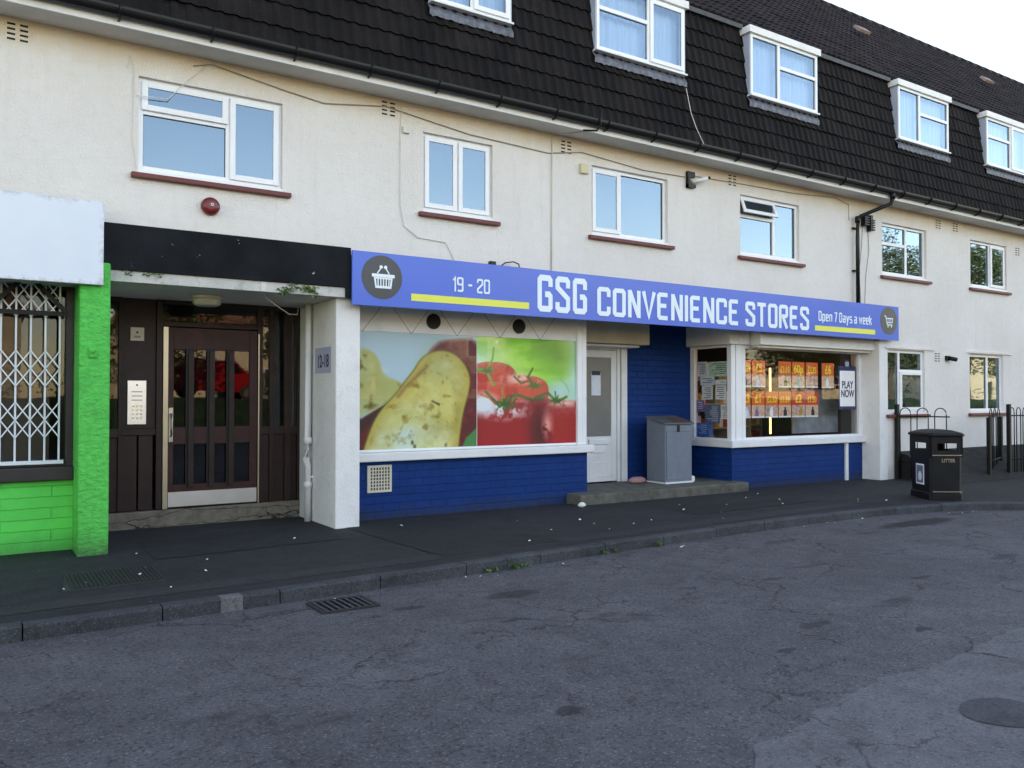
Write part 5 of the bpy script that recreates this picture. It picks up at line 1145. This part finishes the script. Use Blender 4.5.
MB().box(lx0 + .27, lx0 + .32, ly0 - .022, ly0 - .0105, 1.01, 1.13).build('hasp', 'black_paint', t)
MB().box(lx0 - .005, lx1 + .005, ly0 - .03, ly1, .152, .178).build('plinth', 'white_paint', t)
t = MB(); t.smooth = True; t.loft([[(9.35 + r_ * math.cos(2 * math.pi * k / 14) * 1.25, 1.0 + r_ * math.sin(2 * math.pi * k / 14) * .6, z) for k in range(14)] for r_, z in ((.10, .151), (.15, .18), (.14, .22), (.08, .255))])
solo(t, 'crumpled_bag', 'pink_plastic', 'crumpled pinkish bag on the step beside the locker', 'bag')
t = MB(); t.box(10.27, 10.36, .66, .80, .151, .25); solo(t, 'paper_cup', 'litter', 'pale carton tucked against the foot of the locker', 'carton', bevel=.02)

# ------------------------------------------------------------------ litter bin
A_ = Vector((12.37, -2.32)); ux = Vector((.4, -.27)).normalized(); uy = Vector((.27, .4)).normalized(); Wb, Db = .50, .68
t = empty('litter_bin', ((A_ + ux * Wb / 2 + uy * Db / 2).x, (A_ + ux * Wb / 2 + uy * Db / 2).y, 0), 'black street litter bin with domed hood on the pavement corner', 'litter bin')
def lp(a, b): p = A_ + ux * a + uy * b; return (p.x, p.y)
def oct_(e, ch, z, dx=0):
    pts = [(-e + ch, -e), (Wb + e - ch, -e), (Wb + e, -e + ch), (Wb + e, Db + e - ch), (Wb + e - ch, Db + e), (-e + ch, Db + e), (-e, Db + e - ch), (-e, -e + ch)]
    return [(*lp(a, b), z) for a, b in pts]
mb = MB(); mb.loft([oct_(.012, .05, 0), oct_(.012, .05, .10), oct_(-.006, .05, .115), oct_(.0, .05, .66)]); mb.build('body', 'bin_black', t, bevel=.006)
# hood walls with real openings on four sides
mb = MB()
def side(m_, p0, p1, z0, z1, o0, o1, th=.025, ins=None):
    """panel between plan points p0,p1 with an opening between fractions o0..o1, z range 0.76..0.87"""
    P0, P1 = Vector(lp(*p0)), Vector(lp(*p1)); d = P1 - P0; nn = Vector((-d.y, d.x)).normalized() * th
    def blk(f0, f1, za, zb):
        a, b = P0 + d * f0, P0 + d * f1; m_.prismz([tuple(a), tuple(b), tuple(b + nn), tuple(a + nn)], za, zb)
    blk(0, 1, z0, .765); blk(0, 1, .875, z1); blk(0, o0, .765, .875); blk(o1, 1, .765, .875)
side(mb, (0, 0), (Wb, 0), .66, .99, .22, .84); side(mb, (Wb, 0), (Wb, Db), .66, .99, .2, .8); side(mb, (Wb, Db), (0, Db), .66, .99, .16, .84); side(mb, (0, Db), (0, 0), .66, .99, .22, .80)
mb.build('hood', 'bin_black', t)
mb = MB(); mb.loft([oct_(.035, .05, .985), oct_(.040, .05, 1.005), oct_(.02, .06, 1.035), oct_(-.10, .04, 1.075), oct_(-.20, .01, 1.085)]); mb.build('lid', 'bin_black', t, bevel=.008)
mb = MB()
for z in (.685, .125):
    a, b = Vector(lp(.03, -.0)), Vector(lp(Wb - .02, -.0)); nn = Vector((ux.y, -ux.x)).normalized() if False else (-uy)
    q0, q1 = a + nn * .001, b + nn * .001; mb.prismz([tuple(q0 + nn * .008), tuple(q1 + nn * .008), tuple(q1), tuple(q0)], z, z + .014)
mb.build('trim', 'gold_strip', t)
# notice on the left face
n2 = -ux
mb = MB(); c0, c1 = Vector(lp(0, .46)), Vector(lp(0, .20)); mb.prismz([tuple(c0 + n2 * .006), tuple(c1 + n2 * .006), tuple(c1 + n2 * .001), tuple(c0 + n2 * .001)], .22, .54); mb.build('notice_border', 'paper_white', t)
mb = MB(); c0, c1 = Vector(lp(0, .435)), Vector(lp(0, .225)); mb.prismz([tuple(c0 + n2 * .009), tuple(c1 + n2 * .009), tuple(c1 + n2 * .0062), tuple(c0 + n2 * .0062)], .245, .515); mb.build('notice', 'paper_navy', t)
mb = MB(); c = Vector(lp(0, .32)); sv = (c0 - c1).normalized()
pts = [(c + sv * .06 * math.cos(k * math.pi / 8), .35 + .075 * math.sin(k * math.pi / 8)) for k in range(16)]
mb.add([(p.x + n2.x * .010, p.y + n2.y * .010, z) for p, z in pts], [tuple(range(16))]); mb.build('notice_emblem', 'paper', t)
vs, fs = font_mesh('LITTER', .075, .9, .001); mb = MB(); c = Vector(lp(Wb * .55, 0))
mb.add([(c.x + ux.x * a - uy.x * (.003 + c_), c.y + ux.y * a - uy.y * (.003 + c_), .585 + b) for a, b, c_ in vs], fs); mb.build('lettering', 'gold_strip', t)

# ------------------------------------------------------------------ bow top railings
def rail_panel(p0, p1, zb, zt, label, posts=(True, True), n_=3, low=.35, pmat='black_paint', zpost=None, zg0=0, zg1=0, name='bow_top_railing', cat='railing', group='black railings by the garden'):
    p0, p1 = Vector(p0), Vector(p1); d = p1 - p0; L_ = d.length; u = d / L_
    t = empty(name, (p0.x, p0.y, min(zg0, zg1)), label, cat, group)
    P3 = lambda s_, z: (p0.x + u.x * s_, p0.y + u.y * s_, z)
    for k, (s_, g_) in enumerate(((0, zg0), (L_, zg1))):
        if posts[k]:
            r_ = .035; mb = MB(); c = P3(s_, 0); mb.box(c[0] - r_, c[0] + r_, c[1] - r_, c[1] + r_, g_ - .1, zpost or zt + .06); mb.build('post', pmat, t, bevel=.006)
    mb = MB()
    for z in (zt - .16, zb + low): mb.tube([P3(0, z), P3(L_, z)], .014, 6)
    mb.build('rail', pmat, t)
    pit = L_ / n_
    for k in range(n_):
        s0 = k * pit + pit * .18; s1 = k * pit + pit * .82; r_ = (s1 - s0) / 2; sc = (s0 + s1) / 2
        g_ = zg0 + (zg1 - zg0) * sc / L_
        path = [P3(s0, g_ + .05)] + [P3(s0, zt - r_ - .02)] + [P3(sc - r_ * math.cos(a), zt - r_ + r_ * math.sin(a)) for a in (math.pi * q_ / 8 for q_ in range(1, 8))] + [P3(s1, zt - r_ - .02), P3(s1, g_ + .05)]
        mb = MB(); mb.tube(path, .0095, 6); mb.build('bow', pmat, t)
    return t
rail_panel((15.12, -.06), (15.12, -1.10), 0, 1.39, 'short black railing panel beside the right hand shop pillar', (True, False), 3, zpost=1.46)
rail_panel((17.3, -1.08), (24.0, -1.08), 0, 1.39, 'long black railing run along the front of the far garden', (True, True), 26, zpost=1.46)
rail_panel((16.54, -1.08), (17.9, -.62), 0, 1.37, 'open black garden gate leaf with bow tops standing ajar', (True, True), 3, zpost=1.2, name='garden_gate', cat='gate', group=None, zg1=.2)

# ------------------------------------------------------------------ ironwork in the ground
t = empty('inspection_cover', (1.0, -1.6, 0), 'ribbed dark inspection cover set in the pavement before the green pillar', 'manhole cover')
cov = [(.62, -1.93), (1.42, -1.93), (1.42, -1.18), (.70, -1.18)]
mb = MB(); mb.prismz(cov, .001, .0085); mb.build('plate', 'rib_cover', t)
mb = MB()
for k in range(22): x = .70 + k * .033; mb.box(x, x + .014, -1.90, -1.21, .0095, .016)
mb.build('ribs', 'cast_iron', t)
t = empty('drain_grate', (2.5, -3.15, -.1), 'black slotted drain grate in the gutter of the road', 'drain')
mb = MB(); mb.frame(2.27, 2.75, -3.36, -2.97, .03, 0, .012); mb.v = [(x, z, -.098 + y) for x, y, z in mb.v]
mb.f = [f[::-1] for f in mb.f]; mb.build('frame', 'cast_iron', t)
mb = MB()
for k in range(8): x = 2.31 + k * .054; mb.add([(x, -3.33, -.087), (x + .024, -3.33, -.087), (x + .024, -3.0, -.087), (x, -3.0, -.087)], [(0, 1, 2, 3)])
mb.build('bars', 'patch_round', t)
mb = MB(); mb.add([(2.28, -3.35, -.094), (2.74, -3.35, -.094), (2.74, -2.98, -.094), (2.28, -2.98, -.094)], [(0, 1, 2, 3)]); mb.build('pit', 'black_paint', t)

# ------------------------------------------------------------------ weeds
def leaves(m_, cx, cy, cz, n_, rad, size, rs, up=.3, flat=False):
    for _ in range(n_):
        a = rs.uniform(0, 6.28); e = rs.uniform(-1, 1); r_ = rad * rs.random() ** .5
        p = Vector((cx + r_ * math.cos(a), cy + r_ * math.sin(a) * (.35 if flat else 1), cz + e * rad * .6))
        d = Vector((rs.uniform(-1, 1), rs.uniform(-1, 1), rs.uniform(-.8, 1) * up + up)).normalized() * size * rs.uniform(.6, 1.3); sd_ = d.cross(Vector((rs.uniform(-1, 1), rs.uniform(-1, 1), rs.uniform(-1, 1)))).normalized() * size * .35
        m_.add([p, p + d * .5 + sd_, p + d, p + d * .5 - sd_], [(0, 1, 2, 3)])
rs = random.Random(11)
t = MB()
for _ in range(9): leaves(t, rs.uniform(2.95, 3.35), -.12, 2.83 + rs.uniform(-.06, .05), 14, .06, .05, rs, -.2, True)
solo(t, 'wall_weed', 'leaf', 'leafy weed hanging from the lip of the porch near the white pillar', 'plant', 'weeds growing from the porch lip')
t = MB()
for _ in range(7): leaves(t, rs.uniform(1.2, 1.65), -.12, 2.87 + rs.uniform(-.02, .03), 7, .04, .035, rs, .1, True)
solo(t, 'wall_weed', 'leaf', 'thin straggle of weed along the porch lip beside the green pillar', 'plant', 'weeds growing from the porch lip')
def kerb_at(x):
    for a, b in zip(kp, kp[1:]):
        if a.x <= x <= b.x: return a.y + (b.y - a.y) * (x - a.x) / max(1e-6, b.x - a.x)
    return -2.9
for i, (x, lb) in enumerate([(4.25, 'small green weed tuft in the gutter before the poster window'), (4.55, 'spreading low weed in the gutter, right of the first tuft'), (5.75, 'tiny weed at the kerb before the shop door'), (6.5, 'sparse weed at the kerb before the locker')]):
    t = MB(); 
    for _ in range(5): leaves(t, x + rs.uniform(-.12, .12), kerb_at(x) - .03, -.085, 7, .03, .035, rs, .5)
    solo(t, 'kerb_weed', 'leaf', lb, 'plant', 'weeds along the kerb')
# scraps of litter on the pavement
t0 = None
for i in range(46):
    if i < 30: x = rs.uniform(.3, 12); y = rs.uniform(kerb_at(x) + .3, -.2); z = .006
    else: x = rs.uniform(2, 12.5); y = kerb_at(x) - abs(rs.gauss(0, .1)) - .03; z = -.099
    if t0 is None:
        mb = MB(); mb.add([(0, 0, 0), (.030, .004, .002), (.034, .020, .012), (.006, .024, .006), (.016, .012, .014)], [(0, 1, 4), (1, 2, 4), (2, 3, 4), (3, 0, 4)])
        t0 = mb.build('litter_scrap', 'litter', None); tag(t0, 'tiny pale scrap of litter lying on dark tarmac', 'litter', 'scraps of litter on the ground'); o = t0
    else: o = t0.copy(); COL.objects.link(o)
    o.location = (x, y, z); o.rotation_euler = (0, 0, rs.uniform(0, 6.28)); s_ = rs.uniform(.4, 1.2); o.scale = (s_, s_, s_)
t = MB(); t.smooth = True; t.loft([[(7.38 + r_ * math.cos(2 * math.pi * k / 9) * 1.2 + rs.uniform(-.006, .006), -.02 + r_ * math.sin(2 * math.pi * k / 9) * .8, z) for k in range(9)] for r_, z in ((.03, .001), (.055, .02), (.05, .045), (.02, .07))])
solo(t, 'crumpled_tissue', 'litter', 'crumpled white tissue on the pavement by the left end of the shop step', 'litter')

# ------------------------------------------------------------------ across the road (seen in the window glass)
def house(x, y, w_, d_, h_, label):
    t = empty('house', (x, y, -.1), label, 'house', 'houses across the road')
    MB().box(x - w_ / 2, x + w_ / 2, y - d_, y, -.1, h_).build('wall', 'house_wall', t)
    mb = MB(); o_ = .35; x0, x1, y0, y1 = x - w_ / 2 - o_, x + w_ / 2 + o_, y - d_ - o_, y + o_; zr = h_ + d_ * .42
    mb.add([(x0, y0, h_), (x1, y0, h_), (x1, y1, h_), (x0, y1, h_), (x0 + 2, (y0 + y1) / 2, zr), (x1 - 2, (y0 + y1) / 2, zr)], [(0, 1, 5, 4), (1, 2, 5), (2, 3, 4, 5), (3, 0, 4), (3, 2, 1, 0)]); rf = mb.build('roof', 'house_roof', t)
    MB().box(x - .5, x + .5, (y0 + y1) / 2 - .4, (y0 + y1) / 2 + .4, zr - .8, zr + 1.0).build('chimney', 'house_roof', rf)
    for fx in (-.3, .3):
        for z in (2.2, 4.6):
            a = x + fx * w_; mb = MB(); mb.frame(a - .9, a + .9, z, z + 1.3, .08, y + .002, y + .05); wv = mb.build('window', 'white_upvc', t)
            MB().box(a - .82, a + .82, y + .003, y + .02, z + .08, z + 1.22).build('pane', 'interior_dark', wv)
    MB().box(x - .5, x + .5, y + .002, y + .05, 1.6, 3.6).build('door', 'dark_frame', t)
house(13, -40, 11, 8, 6.2, 'first rendered house across the road, furthest left'); house(27, -41, 12, 8, 6.3, 'second rendered house across the road')
house(43, -40, 12, 8, 6.2, 'third rendered house across the road'); house(-4, -40, 12, 8, 6.2, 'rendered house across the road behind the camera')
house(98, -40, 17, 8, 6.2, 'rendered house across the road, furthest right')
def tree(x, y, h_, r_, n_, seed, label):
    n_ = int(n_ * 2.6)
    t = empty('tree', (x, y, -.1), label, 'tree', 'trees across the road'); q = random.Random(seed)
    mb = MB(); mb.tube([(x, y, -.1), (x + .1, y, h_ * .3), (x - .1, y + .1, h_ * .6), (x, y, h_ * .85)], [.28, .2, .13, .04], 8)
    for _ in range(9):
        z = q.uniform(.3, .7) * h_; a = q.uniform(0, 6.28); L_ = r_ * q.uniform(.5, .9)
        mb.tube([(x, y, z), (x + L_ * .5 * math.cos(a), y + L_ * .5 * math.sin(a), z + L_ * .4), (x + L_ * math.cos(a), y + L_ * math.sin(a), z + L_ * .6)], [.1, .06, .02], 5)
    mb.build('trunk', 'bark', t)
    mb = MB()
    for _ in range(26):
        a = q.uniform(0, 6.28); e = q.uniform(-.8, 1); rr_ = r_ * q.uniform(.2, .85); cx_, cy_, cz_ = x + rr_ * math.cos(a), y + rr_ * math.sin(a), h_ * .55 + e * h_ * .38
        leaves(mb, cx_, cy_, cz_, n_ // 26, r_ * .36, .20, q, .2)
    mb.build('crown', 'tree_leaf', t)
tree(20, -31, 9, 3.4, 4000, 1, 'leafy tree between the first and second houses'); tree(7, -29, 7.5, 2.6, 3000, 2, 'small leafy tree in front of the first house')
tree(38, -27, 10.5, 4.6, 7000, 3, 'tall leafy tree before the third house'); tree(49, -26, 11.5, 5.2, 9000, 4, 'tallest leafy tree right of the third house')
tree(58, -27, 14.5, 5, 8000, 5, 'second tall tree right of the third house'); tree(67, -26, 15, 5.2, 9000, 7, 'third tall tree right of the third house')
tree(77, -28, 15, 4.6, 6000, 8, 'leafy tree left of the furthest house'); tree(13.5, -27, 6.5, 2.4, 3000, 6, 'low bushy tree on the verge')
mb = MB(); q = random.Random(4)
for _ in range(170): leaves(mb, q.uniform(-15, 90), -34.5 + q.uniform(-.4, .4), q.uniform(1.8, 2.9), 16, .6, .2, q, .3)
tag(mb.build('hedge', 'hedge'), 'clipped hedge along the front gardens across the road', 'hedge', kind='stuff')
mb = MB(); mb.add([(-60, -19, -.098), (140, -19, -.098), (140, -22, 1.6), (-60, -22, 1.6), (140, -90, 1.62), (-60, -90, 1.62)], [(3, 2, 1, 0)[::-1], (5, 4, 2, 3)[::-1]][::1])
mb.build('verge', 'grass', kind='structure')
# red van parked opposite
t = empty('parked_van', (10.6, -32.6, 1.6), 'red van parked on the far side of the road', 'van')
mb = MB(); sec = [(-2.3, .35), (2.25, .35), (2.35, .8), (2.2, 1.1), (1.5, 1.25), (.9, 1.95), (.7, 2.05), (-2.15, 2.05), (-2.3, 1.9)]
def tofr(p, y): return (10.6 + p[0], y - 17, p[1] + 1.6)
N_ = len(sec); mb.add([tofr(p, -16.45) for p in sec] + [tofr(p, -14.75) for p in sec], [tuple(range(N_ - 1, -1, -1)), tuple(range(N_, 2 * N_))] + [(i, (i + 1) % N_, (i + 1) % N_ + N_, i + N_) for i in range(N_)])
mb.build('body', 'red_van', t, bevel=.06)
MB().prism([(10.6 + .55, 2.8), (10.6 + 1.35, 2.8), (10.6 + .85, 3.4), (10.6 + .55, 3.4)], -31.745, -31.735).build('side_window', 'black_plastic', t)
for wx in (-1.45, 1.45):
    for wy in (-33.4, -31.85):
        wh = MB().disc((10.6 + wx, 1.93), .33, wy, wy + .16, 24).build('wheel', 'tyre', t)
        MB().disc((10.6 + wx, 1.93), .19, wy - .004 if wy < -33 else wy + .161, wy + .001 if wy < -33 else wy + .166, 18).build('rim', 'steel', wh)
